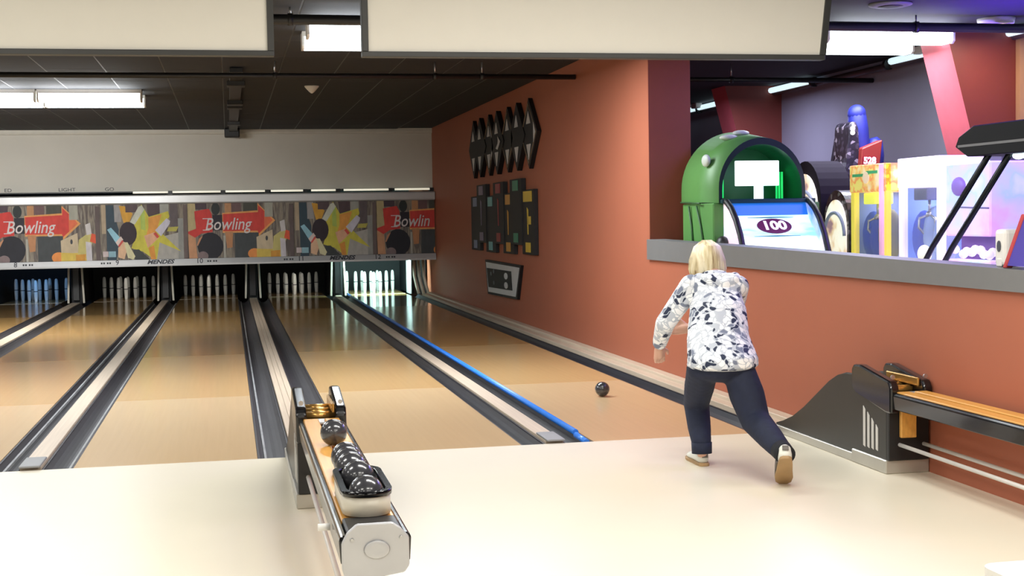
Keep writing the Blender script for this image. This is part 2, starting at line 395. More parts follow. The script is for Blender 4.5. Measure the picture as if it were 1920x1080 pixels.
bgA = ramp_mat('mural_streaks', [(.25, (70, 62, 62)), (.4, (104, 94, 88)), (.5, (150, 140, 124)), (.58, (98, 88, 84)), (.68, (158, 150, 136)), (.8, (80, 82, 78))], .65, scale=2.2, stretch=(4.5, 1, .55), detail=6)
def zA(pts): return [(340 + x / 9 - 352, 370 + y / 9 - 383) for x, y in pts]
def zB(pts): return [(160 + x / 9 - 190, 370 + y / 9 - 385) for x, y in pts]
def zC(pts): return [(60 + x / 9.817 + 11, 380 + y / 9.817 - 384) for x, y in pts]
def ell(cx, cy, rx, ry, n=18): return [(cx + rx * math.cos(2 * PI * i / n), cy + ry * math.sin(2 * PI * i / n)) for i in range(n)]
def rc(x0, y0, x1, y1): return [(x0, y0), (x1, y0), (x1, y1), (x0, y1)]
ART_A = [((186, 170, 126), zA([(105, 105), (235, 105), (245, 260), (222, 330), (250, 440), (235, 520), (105, 540)])), ((78, 64, 72), zA(rc(240, 100, 430, 205))),
 ((200, 148, 110), zA([(105, 560), (230, 610), (260, 960), (120, 960)])), ((206, 62, 56), zA([(222, 232), (430, 200), (470, 200), (515, 280), (522, 545), (330, 565), (225, 625), (105, 560), (105, 535), (245, 490)])),
 ((44, 50, 50), zA(ell(580, 200, 72, 92))), ((44, 40, 50), zA(rc(525, 290, 700, 520))), ((190, 140, 98), zA(rc(735, 100, 845, 265))), ((74, 74, 66), zA(rc(1045, 95, 1290, 245))), ((110, 84, 84), zA(rc(850, 95, 1010, 245))),
 ((226, 158, 92), zA([(690, 262), (1290, 230), (1290, 120), (1590, 385), (1300, 620), (1290, 560), (690, 560)])),
 ((208, 66, 58), zA([(700, 280), (1298, 258), (1300, 150), (1500, 330), (1545, 385), (1300, 580), (1285, 535), (700, 535)])), ((222, 112, 74), zA([(1400, 250), (1500, 330), (1545, 385), (1400, 500)])),
 ((186, 132, 92), zA([(730, 545), (865, 545), (850, 780), (760, 790)])), ((66, 70, 72), zA(rc(890, 565, 1300, 960))), ((176, 172, 160), zA(rc(700, 600, 735, 960))), ((166, 164, 150), zA(rc(1410, 95, 1550, 330))),
 ((36, 36, 44), zA(ell(478, 755, 218, 205))), ((196, 140, 104), zA([(350, 595), (290, 640), (250, 740), (270, 745), (345, 615)])), ((130, 112, 112), zA(ell(350, 900, 90, 70))),
 ((198, 180, 150), zC([(560, 600), (860, 480), (880, 1000), (570, 1000)])), ((226, 144, 74), zC(ell(520, 870, 125, 88))), ((214, 186, 86), zC([(560, 790), (760, 800), (1010, 800), (1080, 1000), (560, 960)])),
 ((198, 186, 116), zC([(880, 590), (1090, 460), (1140, 600), (1000, 900), (850, 900)])), ((204, 198, 196), zC([(1000, 350), (1090, 320), (1110, 500), (1020, 520)])), ((206, 200, 204), zC([(1000, 620), (1100, 640), (1110, 960), (1010, 960)])),
 ((222, 92, 60), zC([(1110, 490), (1180, 510), (1190, 660), (1075, 620)])), ((210, 150, 60), zC([(820, 830), (1000, 820), (980, 960), (820, 960)])), ((70, 72, 76), zC(ell(750, 620, 22, 40))), ((100, 86, 84), zC(rc(1180, 60, 1260, 1000)))]
ART_B = [((150, 126, 120), zB(rc(190, 130, 345, 560))), ((178, 160, 134), zB([(190, 130), (345, 130), (345, 560), (260, 560), (250, 420), (190, 420)])), ((54, 72, 84), zB([(350, 140), (480, 140), (490, 300), (560, 500), (540, 800), (500, 990), (355, 990)])), ((160, 156, 154), zB(rc(490, 130, 600, 390))),
 ((214, 160, 60), zB([(570, 150), (670, 160), (800, 270), (730, 420), (640, 400)])), ((92, 76, 80), zB(rc(680, 130, 880, 250))), ((86, 70, 74), zB([(1040, 130), (1255, 130), (1255, 290), (1060, 320)])), ((164, 164, 156), zB(rc(1260, 110, 1410, 290))),
 ((100, 90, 92), zB(rc(1425, 120, 1560, 470))), ((150, 150, 144), zB(rc(1560, 350, 1650, 960))), ((110, 96, 92), zB(rc(1655, 150, 1720, 990))),
 ((176, 172, 164), zB([(1170, 640), (1560, 560), (1560, 960), (1170, 960)])), ((206, 196, 76), zB([(950, 130), (1070, 320), (1400, 240), (1420, 320), (1250, 540), (1600, 840), (1240, 700), (1180, 980), (950, 830), (760, 780), (850, 560), (820, 430)])),
 ((226, 158, 74), zB([(1060, 330), (1290, 285), (1190, 540), (1010, 610), (1060, 480)])), ((224, 172, 138), zB([(980, 600), (1150, 550), (1220, 640), (1040, 780)])), ((222, 150, 66), zB([(1050, 780), (1145, 740), (1175, 970), (1090, 945)])), ((176, 196, 96), zB([(930, 240), (1000, 200), (1010, 520), (930, 500)])),
 ((204, 206, 190), zB([(745, 400), (900, 170), (960, 150), (1000, 210), (830, 430)])), ((208, 204, 216), zB([(1170, 520), (1370, 345), (1430, 385), (1420, 430), (1270, 610)])), ((210, 82, 70), zB([(1140, 570), (1180, 545), (1240, 615), (1200, 640)])),
 ((62, 66, 66), zB([(790, 800), (890, 800), (1100, 970), (820, 970)])), ((186, 178, 88), zB([(1370, 540), (1400, 480), (1570, 470), (1530, 540)])), ((52, 40, 48), zB(ell(715, 560, 146, 172))),
 ((150, 198, 214), zB([(365, 500), (430, 470), (600, 640), (535, 740)])), ((224, 204, 196), zB([(500, 690), (590, 600), (630, 650), (545, 750)])), ((226, 186, 150), zB([(540, 770), (635, 680), (720, 720), (640, 940), (540, 910)])), ((212, 206, 164), zB([(640, 690), (700, 690), (825, 900), (790, 950), (700, 920)])), ((206, 84, 76), zB([(540, 740), (610, 655), (635, 675), (560, 760)])),
 ((204, 188, 186), zB(rc(285, 820, 375, 900))), ((146, 184, 196), zB(rc(380, 820, 500, 905)))]
def mural(art, xa, W_, u0, x0, x1, mirror=None):
    z0, z1 = .118, 1.073
    p = muobj(B().box((x0 + .002, -.005, z0), (x1 - .002, .018, z1)), 'mural_panel', bgA)
    b = B(); ms = []; 
    for i, (c, pts) in enumerate(art):
        q = [(xa + (u - u0) / W_[0] * W_[1], z1 - v / 90.5 * (z1 - z0)) for u, v in pts]; q = clip(q, x0 + .003, x1 - .003, z0, z1)
        if len(q) < 3: continue
        if mc(c) not in ms: ms.append(mc(c))
        b.face([(a, -.0065 - i * .0006, z) for a, z in q], ms.index(mc(c)))
    b.obj('mural_print', ms, p)
    return p
M_ltr = mat('mural_white', (216, 206, 204), .6, var=.1)
for x0, x1 in ((-3.6, -1.75), (-.3, 1.55), (3.0, 4.05)):
    p = mural(ART_A, x0, (202, 1.85), 0, x0, x1)
    full = x1 - x0 > 1.5
    text('lettering', 'Bowling' if full else 'Bowlin', .30, face_my(x0 + (.68 if full else .62), -.0255, .70), M_ltr, p, shear=.25, sx=.82 if full else .80, bold=.002)
    B().box((x0 + .255, -.0262, .60), (x0 + .37, -.0255, .615)).obj('lettering_serif', M_ltr, p); B().box((x0 + .255, -.0262, .80), (x0 + .35, -.0255, .815)).obj('lettering_serif', M_ltr, p)
for x0, x1 in ((-5.05, -3.6), (-1.75, -.3), (1.55, 3.0)): mural(ART_B, x0, (162, 1.45), 0, x0, x1)
# upper curtain wall, cornice and slit lights
struct('wall_back', B().box((-9, 16.6, 1.97), (XW, 16.7, 3.06)), M_beige)
struct('trim_cornice', B().prism([(16.6, 2.965), (16.56, 2.97), (16.55, 3.0), (16.55, 3.06), (16.6, 3.06)], 'x', -9, XW), M_lip)
struct('trim_wall_foot', B().box((-9, 16.585, 1.955), (XW, 16.6, 1.975)), M_blks)
for s_, x in (('ED', -3.3), ('LIGHT', -2.33), ('GO', -1.62)): text('lettering', s_, .085, face_my(x, 16.592, 2.015), M_ink, bpy.data.objects['wall_back'], sx=1.2)
tubes = [(-1.22, -.62), (-.55, .28), (.36, 1.05), (1.15, 1.72), (1.86, 2.3), (2.44, 3.25), (3.36, 4.0)]
for i, (a, c) in enumerate(tubes):
    t = thing('slit_light', 'thin glowing strip tube above ' + ('the star painting of lane nine', 'the left half of the middle arrow painting', 'the right half of the middle arrow painting', 'the joint right of the middle arrow', 'the black ball of the second star painting', 'the right side of the second star painting', 'the corner by the red wall')[i], 'light', ((a + c) / 2, 16.48, 1.93), 'strip tubes above the mural')
    B().tube([(-(c - a) / 2, 0, .022), ((c - a) / 2, 0, .022)], .018, n=8).obj('tube', M_slit, t)
    B().box(((c - a) / 2 - .005, -.03, -.03), ((c - a) / 2 + .07, .119, .045)).obj('bracket', M_blks, t)

# ------------------------------------------------------------------ ceiling things
def fixture(x0, x1, y, label):
    t = thing('fluorescent_light', label, 'ceiling light', ((x0 + x1) / 2, y, 2.9), 'fluorescent ceiling lights'); h = (x1 - x0) / 2
    B().prism([(-.1, .1), (-.1, .03), (-.075, 0), (.075, 0), (.1, .03), (.1, .1)], 'x', -h + .02, h - .02).obj('lens', M_tubes, t)
    B().box((-h, -.11, .1), (h, .11, .146)).obj('housing', M_wht, t)
    for s_ in (-1, 1): B().prism([(-.105, .1), (-.105, .02), (-.07, -.004), (.07, -.004), (.105, .02), (.105, .1)], 'x', s_ * h - .02 * (s_ > 0), s_ * h + .02 * (s_ < 0)).obj('end_plate', M_wht, t)
for y, nm in ((9.15, 'rear'), (9.95, 'front')):
    pass
for i, (x0, x1) in enumerate(((-1.82, -.6), (-3.06, -1.84))):
    w = ('ending nearest the hanging cone detector', 'at the frame edge')[i]
    fixture(x0, x1, 9.95, f'bright tube light over lane nine, far row, {w}')
    fixture(x0, x1, 9.2, f'bright tube light over lane nine, near row, {w}')
for y, nm in ((3.12, 'upper'), (3.86, 'lower')):
    fixture(1.06, 2.28, y, f'bright tube light in the gap between the two screens, {nm} of the pair')
    fixture(5.58, 6.8, y, f'bright tube light at the right end of the big screen, {nm} of the pair')
def pipe(name, x0, x1, y, z, r, label, hang):
    t = thing(name, label, 'pipe', (x0, y, z)); B().tube([(0, 0, 0), (x1 - x0, 0, 0)], r, n=10).obj('pipe', M_blks, t)
    for x in hang:
        B().tube([(x - x0, 0, r), (x - x0, 0, 3.05 - z)], .008, n=6).obj('hanger', M_chr, t)
        B().lathe([(r + .008, -.02), (r + .008, .02)], (x - x0, 0, 0), 10, axis='x').obj('clamp', M_blks, t)
pipe('sprinkler_pipe', -5, 4.06, 6., 2.895, .028, 'long dark sprinkler pipe across the black ceiling above the lanes', (-2.1, .9, 2.55, 3.05))
pipe('sprinkler_pipe', 4.47, 7.49, 6., 2.87, .028, 'dark sprinkler pipe under the game room ceiling behind the red pier', (5.82,))
pipe('ceiling_conduit', -5, 7.49, 2.42, 2.95, .04, 'thick black pipe at the top behind both screens into the purple game room', (.9, 6.1))
t = thing('cable_tray', 'black cable tray with speckled fittings running along the dark ceiling', 'cable tray', (.52, 6.5, 2.98))
B().box((-.07, 0, 0), (.07, 9.6, .05), bev=.004).obj('tray', M_blks, t)
for y in (.9, 3.4, 4.0, 7.2): B().box((-.1, y, -.05), (.1, y + .25, .005), bev=.006).obj('junction_box', M_blks, t)
t = thing('wall_speaker', 'small black box hanging from the ceiling in front of the beige wall', 'speaker', (.5, 16.2, 2.88))
B().box((-.13, -.1, 0), (.13, .1, .16), bev=.02, seg=2).obj('body', M_blks, t); B().box((-.05, -.03, .16), (.05, .03, .18)).obj('bracket', M_blks, t)
t = thing('smoke_detector', 'small white cone shaped detector on the dark ceiling', 'detector', (1.43, 8.6, 2.955))
B().lathe([(.01, 0), (.035, .02), (.085, .075), (.09, .09)], n=18).obj('cone', M_wht, t); B().lathe([(.1, .09), (.1, .1)], n=18).obj('base', M_wht, t)
t = thing('downlight', 'round glowing downlight in the purple lit ceiling', 'ceiling light', (6.95, 2.6, 3.0))
B().lathe([(.12, .0), (.15, .01), (.16, .058)], n=24).obj('trim_ring', M_wht, t)
B().lathe([(.02, -.012), (.1, -.006), (.115, .0)], n=24).obj('lens', mat('warm_lens', (255, 240, 200), emis=6, ecol=(255, 236, 190)), t)
t = thing('ceiling_speaker', 'flat round speaker plate in ceiling right of the big screen', 'speaker', (5.6, 1.9, 3.035))
B().lathe([(.13, 0), (.17, .01), (.17, .024)], n=24).obj('grille', M_grey, t); B().lathe([(.06, -.004), (.1, 0)], n=20).obj('cone', M_blks, t)
# lit rail along the top of the game-room wall
t = thing('lit_rail', 'slanting white tube rail along the top of the lavender game room wall', 'light', (7.4, 0, 2.97))
B().tube([(0, -4, 0), (0, 13.5, 0)], .035, n=8).obj('rail', mat('rail_brown', (90, 78, 80), .4, metal=.4), t)
for a, c in ((7.35, 12.9), (3.8, 5.3), (-2, 3.7)): B().tube([(-.05, a, .03), (-.05, c, .03)], .036, n=8).obj('tube', M_rail, t)
for y in (11.4, 7.3, 3.75, 5.4): B().lathe([(.06, -.03), (.06, .03)], (-.03, y, .01), 10, axis='y').obj('clamp', M_blks, t)
for y in (11.2, 4.4): B().box((-.16, y, .02), (-.06, y + .22, .1), bev=.01).obj('connector', M_wht, t)

# scoring screens over the foul line
def screen(x0, x1l, x1h, label):
    t = thing('overhead_screen', label, 'screen', ((x0 + x1l) / 2, -1.4, 2.22), 'overhead scoring screens'); c = (x0 + x1l) / 2; zt = .80; f = .032
    def xr(z): return x1l + (x1h - x1l) * z / .3 if x1h != x1l else x1l
    B().box((x0 - c + f, -.006, .026), (min(x1l, xr(zt)) - c - f, .03, zt - .02)).obj('panel', M_scr, t) if x1h == x1l else \
        B().prism([(x0 - c + f, .026), (xr(.026) - c - f, .026), (xr(zt) - c - f, zt - .02), (x0 - c + f, zt - .02)], 'y', -.006, .03).obj('panel', M_scr, t)
    fr = B().box((x0 - c, -.02, 0), (xr(0) - c, .05, .026), bev=.003).box((x0 - c, -.02, .026), (x0 - c + f, .05, zt), bev=.003)
    fr.prism([(xr(.026) - c - f, .026), (xr(.026) - c, .026), (xr(zt) - c, zt), (xr(zt) - c - f, zt)], 'y', -.02, .05)
    fr.box((x0 - c, -.02, zt - .02), (xr(zt) - c, .05, zt + .006)).obj('frame', M_frm, t)
    B().box((x0 - c + .2, .0, zt), (x0 - c + .3, .03, .838)).box((xr(zt) - c - .3, .0, zt), (xr(zt) - c - .2, .03, .838)).obj('bracket', M_frm, t)
screen(-3.2, .637, .637, 'left cream overhead screen in a dark frame, only its right end showing')
screen(1.066, 3.522, 3.556, 'wide cream overhead screen in a dark frame above the bowler')

# ------------------------------------------------------------------ wall art on the red wall
t = thing('wall_art', 'black art piece of seven overlapping diamonds with white tips, high on red wall', 'wall art', (XW, 10, 2.43))
ys = [11.98, 11.4, 10.75, 10.12, 9.44, 8.8, 8.14]
M_art = mat('art_black', (20, 19, 22), .6); M_tan = mat('art_tan', (130, 112, 92), .5); M_artw = mat('art_white', (206, 204, 204), .5)
for i, y in enumerate(ys):
    a = y - 10; x = -.055 - (.012 if i % 2 else 0); hw = .47 if i not in (0,) else .4; hz = .43
    d = B().prism([(a, hz), (a - hw, 0), (a, -hz), (a + hw, 0)], 'x', -.001 - (0 if i % 2 else .0), x).obj('diamond', M_art, t)
    B().prism([(a, .27), (a - .11, .12), (a + .11, .12)], 'x', x - .001, x - .008).obj('white_tip', M_artw, d)
    B().prism([(a, -.32), (a - .11, -.13), (a + .11, -.13)], 'x', x - .001, x - .008).obj('white_tip', M_artw, d)
    if i in (2, 4, 6):
        o = B(); k = hw - .06
        for s0, s1 in (((a, hz - .06), (a - k, 0)), ((a - k, 0), (a, -hz + .06)), ((a, -hz + .06), (a + k, 0)), ((a + k, 0), (a, hz - .06))):
            o.tube([(x - .004, s0[0], s0[1]), (x - .004, s1[0], s1[1])], .007, n=5)
        o.obj('outline', M_tan, d)
        B().prism([(a - .40, 0), (a - .30, .12), (a - .3, -.12)] if i != 2 else [(a - .40, -.05), (a - .12, .26), (a - .3, 0), (a - .16, -.22)], 'x', x - .009, x - .012).obj('white_mark', M_artw, d)
    if i == 3: B().prism([(a - .12, .08), (a - .2, .04), (a - .3, .0), (a - .2, -.06), (a - .1, -.1), (a + .02, -.08), (a - .12, -.02), (a - .14, .02)], 'x', x - .009, x - .012).obj('white_mark', M_artw, d)
t = thing('wall_art', 'black art piece of seven staggered bars with coloured squares, middle of red wall', 'wall art', (XW, 10, 1.4))
cols = [((130, 140, 168), .0), ((132, 118, 140), .16), ((120, 176, 176), -.01), ((150, 52, 52), .16), ((206, 150, 60), .0), ((60, 130, 100), .17), ((212, 180, 60), .02)]
for i, (y, (c, dz)) in enumerate(zip([11.95, 11.38, 10.75, 10.1, 9.5, 8.95, 8.28], cols)):
    a = y - 10; hw = .36; zt, zb = .33 + dz, -.47 + dz * .75; x = -.05 - (.014 if i % 2 else 0)
    d = B().box((x, a - hw, zb), (-.001, a + hw, zt), bev=.004).obj('bar', M_art, t)
    m = mat('art_%d' % i, c, .5); k = .16 if i != 6 else .24
    B().box((x - .008, a - k, zt - .15), (x - .001, a + k, zt - .02)).obj('colour_square', m, d)
    B().box((x - .008, a - .13, zb + .03), (x - .001, a + .13, zb + .15)).obj('colour_square', m, d)
    if i in (1, 3, 4, 6): B().prism([(a - .03, zt - .25), (a + .04, zt - .22), (a + .01, zb + .25), (a - .02, zb + .25)], 'x', x - .001, x - .007).obj('colour_line', m, d)
    if i == 6: B().box((x - .007, a - .17, zt - .43), (x - .001, a, zt - .33)).obj('colour_square', m, d)
t = thing('wall_sign', 'white and black framed plaque with pin-like marks, lowest on the red wall', 'sign', (XW, 10, .57))
q = [(1.28, .235), (-1.2, .225), (-.93, -.225), (1.11, -.255)]
B().prism(q, 'x', -.001, -.04).obj('frame', M_art, t)
B().prism([(y * .93 + .0, z * .86) for y, z in q], 'x', -.041, -.046).obj('border', M_artw, t)
B().prism([(1.1, .12), (-.62, .13), (-.68, -.12), (.98, -.15)], 'x', -.047, -.053, bev=.0).obj('dark_field', M_art, t)
for y, z in ((-.3, .055), (-.3, -.07)): B().prism([(y + p[0] * .12, z + p[1] * .045) for p in ell(0, 0, 1, 1, 10)], 'x', -.054, -.058).obj('mark', M_artw, t)
for y, z in ((.75, .05), (.55, .09), (.55, -.07)): B().prism([(y + p[0] * .05, z + p[1] * .03) for p in ell(0, 0, 1, 1, 8)], 'x', -.054, -.058).obj('mark', mat('art_grey', (90, 92, 100), .5), t)

# ------------------------------------------------------------------ ball returns
def ball_return(x, label, ramp=True, front=True):
    t = thing('ball_return', label, 'ball return', (x, 0, 0), 'ball returns'); w = .115
    # moulded body with the swept ramp
    pr = [(-1.5, .075), (-1.5, .42), (-1.12, .5), (-1.0, .495), (-.9, .47), (-.78, .42), (-.6, .32), (-.42, .22), (-.25, .14), (-.1, .09), (.02, .062), (.02, .05), (-1.1, .05), (-1.15, .075)]
    for s_ in (-1, 1): B().prism(pr, 'x', s_ * (w - .022), s_ * w, bev=.006, seg=2).obj('side_wall', M_hood, t)
    B().prism([(y, min(z, .33 if y > -1.2 else .3)) for y, z in pr], 'x', -w + .0225, w - .0225).obj('channel', M_blks, t)
    B().box((-w - .012, -1.515, 0), (w + .012, -1.1, .075), bev=.005).obj('base_kick', M_kick, t)
    B().box((-w - .008, -1.1, 0), (w + .008, .06, .05), bev=.004).obj('ramp_kick', M_kick, t)
    for s_ in (-1, 1):
        pl = [(-1.56, .33), (-1.56, .47), (-1.535, .505), (-1.19, .56), (-1.12, .556), (-1.09, .53), (-1.09, .42), (-1.15, .40), (-1.5, .33)]
        B().prism(pl, 'x', s_ * (w + .008), s_ * (w - .045), bev=.012, seg=2).obj('hood_side', M_blk, t)
        B().lathe([(.012, -.006), (.012, .004)], (s_ * (w - .02), -1.53, .525), 10, axis='y').obj('bolt', M_chr, t)
    B().box((-w - .002, -1.53, .075), (w + .002, -1.5, .42), bev=.004).obj('front_panel', M_blks, t)
    for i in range(4):
        y = -1.23 - i * .05; top = .335 - .028 * i
        B().prism([(y, .115), (y - .022, .108), (y - .022, top - .02), (y, top)], 'x', -w - .004, -w + .003).obj('slash', M_slash, t, label='pale slanted stripe')
    B().box((-.06, -1.56, .2), (.03, -1.535, .36), bev=.004).obj('wood_block', M_wood, t)
    # rollers and deflector at the mouth
    for y, z in ((-1.32, .45), (-1.42, .445), (-1.22, .455)): B().lathe([(.022, -.07), (.022, .07)], (0, y, z), 12, axis='x').obj('roller', M_brass, t)
    B().box((-.07, -1.6, .425), (.07, -1.47, .437), bev=.004).obj('mouth_plate', M_plate, t)
    B().box((.055, -1.52, .47), (.069, -1.16, .515), bev=.004).obj('brass_guide', M_brass, t)
    # track
    for s_ in (-1, 1):
        B().prism([(s_ * .088, .355), (s_ * .107, .355), (s_ * .112, .43), (s_ * .104, .445), (s_ * .088, .445)], 'y', -4.06, -1.55, bev=.004).obj('side_beam', M_blk, t)
        B().box((min(s_ * .015, s_ * .087), -3.858, .425), (max(s_ * .015, s_ * .087), -1.56, .45), bev=.004).obj('wood_rail', M_wood, t)
        B().tube([(s_ * .07, -1.56, .165), (s_ * .07, -3.95, .15)], .011, n=8).obj('lower_bar', M_slash, t)
    B().box((-.087, -4.0, .375), (.087, -1.56, .40)).obj('track_bed', M_wood, t)
    B().box((-.06, -4.03, 0), (.03, -3.95, .36), bev=.005).obj('leg', M_blks, t)
    if front:
        B().prism([(-.10, .325), (-.107, .35), (-.107, .43), (-.09, .462), (-.06, .487), (.05, .487), (.075, .47), (.1, .44), (.1, .352), (.085, .33), (.02, .322)], 'y', -4.1, -4.085, bev=.004).obj('end_plate', M_plate, t)
        e = B(); e.lathe([(.033, 0), (.037, -.002), (.04, -.006), (.036, -.008), (.02, -.007), (.001, -.0065)], (0, -4.1, 0), 24, axis='y')
        for v in e.bm.verts: v.co.z *= .72; v.co.z += .407
        e.obj('emblem', M_plate, t)
        B().box((-.086, -4.083, .402), (.086, -3.86, .458), bev=.006).obj('end_stop', M_blks, t)
        for s_ in (-1, 1): B().lathe([(.006, 0), (.005, -.006)], (s_ * .075, -4.1, .44), 8, axis='y').obj('screw', M_chr, t)
        B().tube([(-.115, -3.72, .40), (-.155, -3.72, .40)], .012, n=8).obj('knob', M_wht, t)
    return t
ball_return(.812, 'black ball return rack with balls in the middle of the approach')
ball_return(3.94, 'black ball return with a swept ramp and pale slashes against the red wall')
# curved tray near the front end of the centre rack
t = thing('ball_tray', 'oblong cream sided tray with glossy black rim on the front of the centre rack', 'tray', (.812, -3.63, .467))
def stad(r, l, n=8):
    o = []
    for k in range(n + 1): a = PI * k / n; o.append((r * math.cos(a), l + r * math.sin(a)))
    for k in range(n + 1): a = PI + PI * k / n; o.append((r * math.cos(a), -l + r * math.sin(a)))
    return o
def ring(ro, ri, l, z0, z1, nm, m, par):
    b = B(); A, C = stad(ro, l), stad(ri, l); n = len(A)
    v = [[b.bm.verts.new((p[0], p[1], z)) for p in q] for q, z in ((A, z0), (A, z1), (C, z1), (C, z0))]
    for k in range(4):
        for i in range(n):
            f = b._f([v[k][i], v[k][(i + 1) % n], v[(k + 1) % 4][(i + 1) % n], v[(k + 1) % 4][i]], 0)
            if f: f.smooth = k in (0, 2)
    return b.obj(nm, m, par)
ring(.079, .07, .17, -.008, .055, 'side_wall', M_ivory, t); ring(.0695, .066, .17, -.001, .055, 'liner', M_blks, t); ring(.084, .064, .17, .055, .072, 'rim', mat('rim_black', (8, 8, 10), .12, spec=.4), t)
B().prism(stad(.069, .17), 'z', -.008, -.002).obj('tray_floor', M_blks, t)
balls = [(-2.38, .506, 'single charcoal ball nearest the rack hood'), (-3.0, .506, 'farthest of three grouped charcoal balls on the rack'), (-3.115, .506, 'middle of three grouped charcoal balls on the rack'), (-3.23, .506, 'nearest of three grouped charcoal balls on the rack'),
         (-3.50, .522, 'rear glossy charcoal ball inside the oblong tray'), (-3.79, .522, 'front glossy charcoal ball inside the oblong tray')]
bb = B().sphere((0, 0, 0), .0575, 0, 28, 16); ball = bb.obj('bowling_ball', M_ball)
for i, (y, z, lab) in enumerate(balls):
    o = ball if i == 0 else ball.copy()
    if i: COL.objects.link(o)
    o.location = (.812, y, z); tag(o, lab, 'ball', 'balls on the rack')
o = ball.copy(); COL.objects.link(o); o.location = (3.225, 2.05, .0575); del o['group']; tag(o, 'dark ball rolling down the lane left of the bowler', 'ball')

# ------------------------------------------------------------------ game room
def at(o, **k):
    for a, v in k.items(): o[a] = v
    return o
M_green = mat('green_shell', (86, 140, 72), .45, var=.08, scale=3); M_greend = mat('dark_green_inside', (10, 88, 50), .4)
def arch(w, z0, zs, zt, n=16, x0=0):
    p = [(-w, z0), (-w, zs)]
    for k in range(1, n): a = PI - PI * k / n; p.append((w * math.cos(a), zs + (zt - zs) * math.sin(a)))
    return p + [(w, zs), (w, z0)]
gm = thing('green_dome_game', 'green dome shaped game with glowing screen and 100 on its playfield', 'arcade machine', (4.78, 2.45, 0))
def archshell(wo, wi, zs, zo, zi, y0, y1, z0, nm, m, par):
    b = B(); A, C = arch(wo, z0, zs, zo), arch(wi, z0, zs, zi); n = len(A)
    v = [[b.bm.verts.new((p[0], y, p[1])) for p in q] for q, y in ((A, y0), (A, y1), (C, y1), (C, y0))]
    for k in range(4):
        for i in range(n - 1):
            f = b._f([v[k][i], v[k][i + 1], v[(k + 1) % 4][i + 1], v[(k + 1) % 4][i]], 0)
    for i in (0, n - 1): b._f([v[k][i] for k in range(4)], 0)
    return b.obj(nm, m, par)
# hood: back arch larger than the front one
def shf(q, d): return [(a + d, z) for a, z in q]
b = B(); A, C = shf(arch(.38, 1.50, 1.62, 2.035, 28), -.05), arch(.5, 1.52, 1.62, 2.13, 28); n = len(A)
va = [b.bm.verts.new((p[0], 0, p[1])) for p in A]; vb = [b.bm.verts.new((p[0] + .02, .80, p[1])) for p in C]
vi = [b.bm.verts.new((p[0], 0, p[1])) for p in shf(arch(.35, 1.5, 1.60, 1.98, 28), -.05)]; vj = [b.bm.verts.new((p[0], .42, p[1])) for p in shf(arch(.34, 1.5, 1.6, 1.96, 28), -.03)]
for i in range(n - 1):
    f_ = b._f([va[i], va[i + 1], vb[i + 1], vb[i]], 0); f_.smooth = True; b._f([va[i], va[i + 1], vi[i + 1], vi[i]], 2); b._f([vi[i], vi[i + 1], vj[i + 1], vj[i]], 1)
b._f(vj, 1); b._f(vb, 0); b.obj('hood', [M_green, M_greend, mat('dark_rim', (20, 40, 34), .3)], gm)
b = B().box((-.47, .03, 0), (.47, .80, 1.5), bev=.01); b.obj('cabinet', M_green, gm)
B().box((-.42, -.05, 1.495), (.40, .1, 1.53), bev=.005).obj('shelf', mat('teal_dark', (16, 60, 66), .3), gm)
M_scrn = ramp_mat('game_screen_glow', [(.3, (190, 255, 245)), (.6, (255, 255, 255))], .3, scale=3, emis=1.5)
sc_ = B().box((-.235, .12, 1.64), (.15, .15, 1.85), bev=.005).obj('screen', M_scrn, gm); B().box((-.07, .1, 1.53), (.0, .14, 1.64)).obj('screen_stand', M_scrn, gm)
for k, x in enumerate((-.345, -.315, -.285, .2, .225, .25)): B().tube([(x, .3, 1.53), (x, .3, 1.76)], .009, n=6).obj('green_neon', mat('green_neon', (40, 220, 110), emis=.9), gm)
M_field = ramp_mat('playfield_glow', [(.35, (150, 215, 250)), (.45, (215, 250, 250)), (.55, (235, 255, 235)), (.65, (250, 255, 255))], .2, scale=1.6, stretch=(1, 2, 5), emis=.95)
B().prism([(-.46, 1.0), (-.02, 1.44), (-.02, 1.40), (-.46, .96)], 'x', -.37, .32).obj('playfield', M_field, gm)
bl = B().prism([(-.075, 1.393), (-.02, 1.447), (-.0, 1.50), (-.02, 1.50)], 'x', -.37, .32); bl.obj('blue_header', mat('blue_glow', (40, 120, 220), .3, emis=.6), gm)
slope = math.atan2(.44, .44)
def onfield(x, y, d): return Matrix.Translation((x, y - d * .7, 1.44 + (y + .02) + d * .7)) @ Matrix.Rotation(slope, 4, 'X')
def plate(pts, mw, m, nm):
    b = B().prism(pts, 'z', 0, .004)
    for v in b.bm.verts: v.co = mw @ v.co
    b.obj(nm, m, gm)
plate(ell(0, 0, .15, .085, 24), onfield(-.015, -.16, .004), mat('maroon_oval', (104, 40, 72), .4, emis=.25), 'score_oval')
text('lettering', '100', .135, onfield(-.015, -.16, .010), mat('score_white', (250, 250, 250), .4, emis=.8), gm, bold=.005, sx=1.05)
for y in (-.24, -.09): plate([(-.2, 0), (0, .006), (.2, 0), (0, -.006)], onfield(-.02, y, .004), mat('teal_line', (70, 150, 150), .4, emis=.2), 'score_line')
M_side = ramp_mat('side_art', [(.35, (120, 175, 250)), (.5, (225, 225, 250)), (.6, (250, 215, 225)), (.7, (190, 225, 255))], .3, scale=3, emis=.35)
for xo in (-.385, .335):
    cv = [(.0, 1.52), (-.07, 1.505), (-.17, 1.45), (-.27, 1.36), (-.36, 1.24), (-.43, 1.1), (-.47, .95), (-.48, .8)]
    B().tube([(xo, y, z) for y, z in cv], .026, n=8).obj('side_rail', M_blks, gm)
    B().prism(cv + [(0, .8)], 'x', xo - .006, xo + .006).obj('side_panel', M_side, gm)
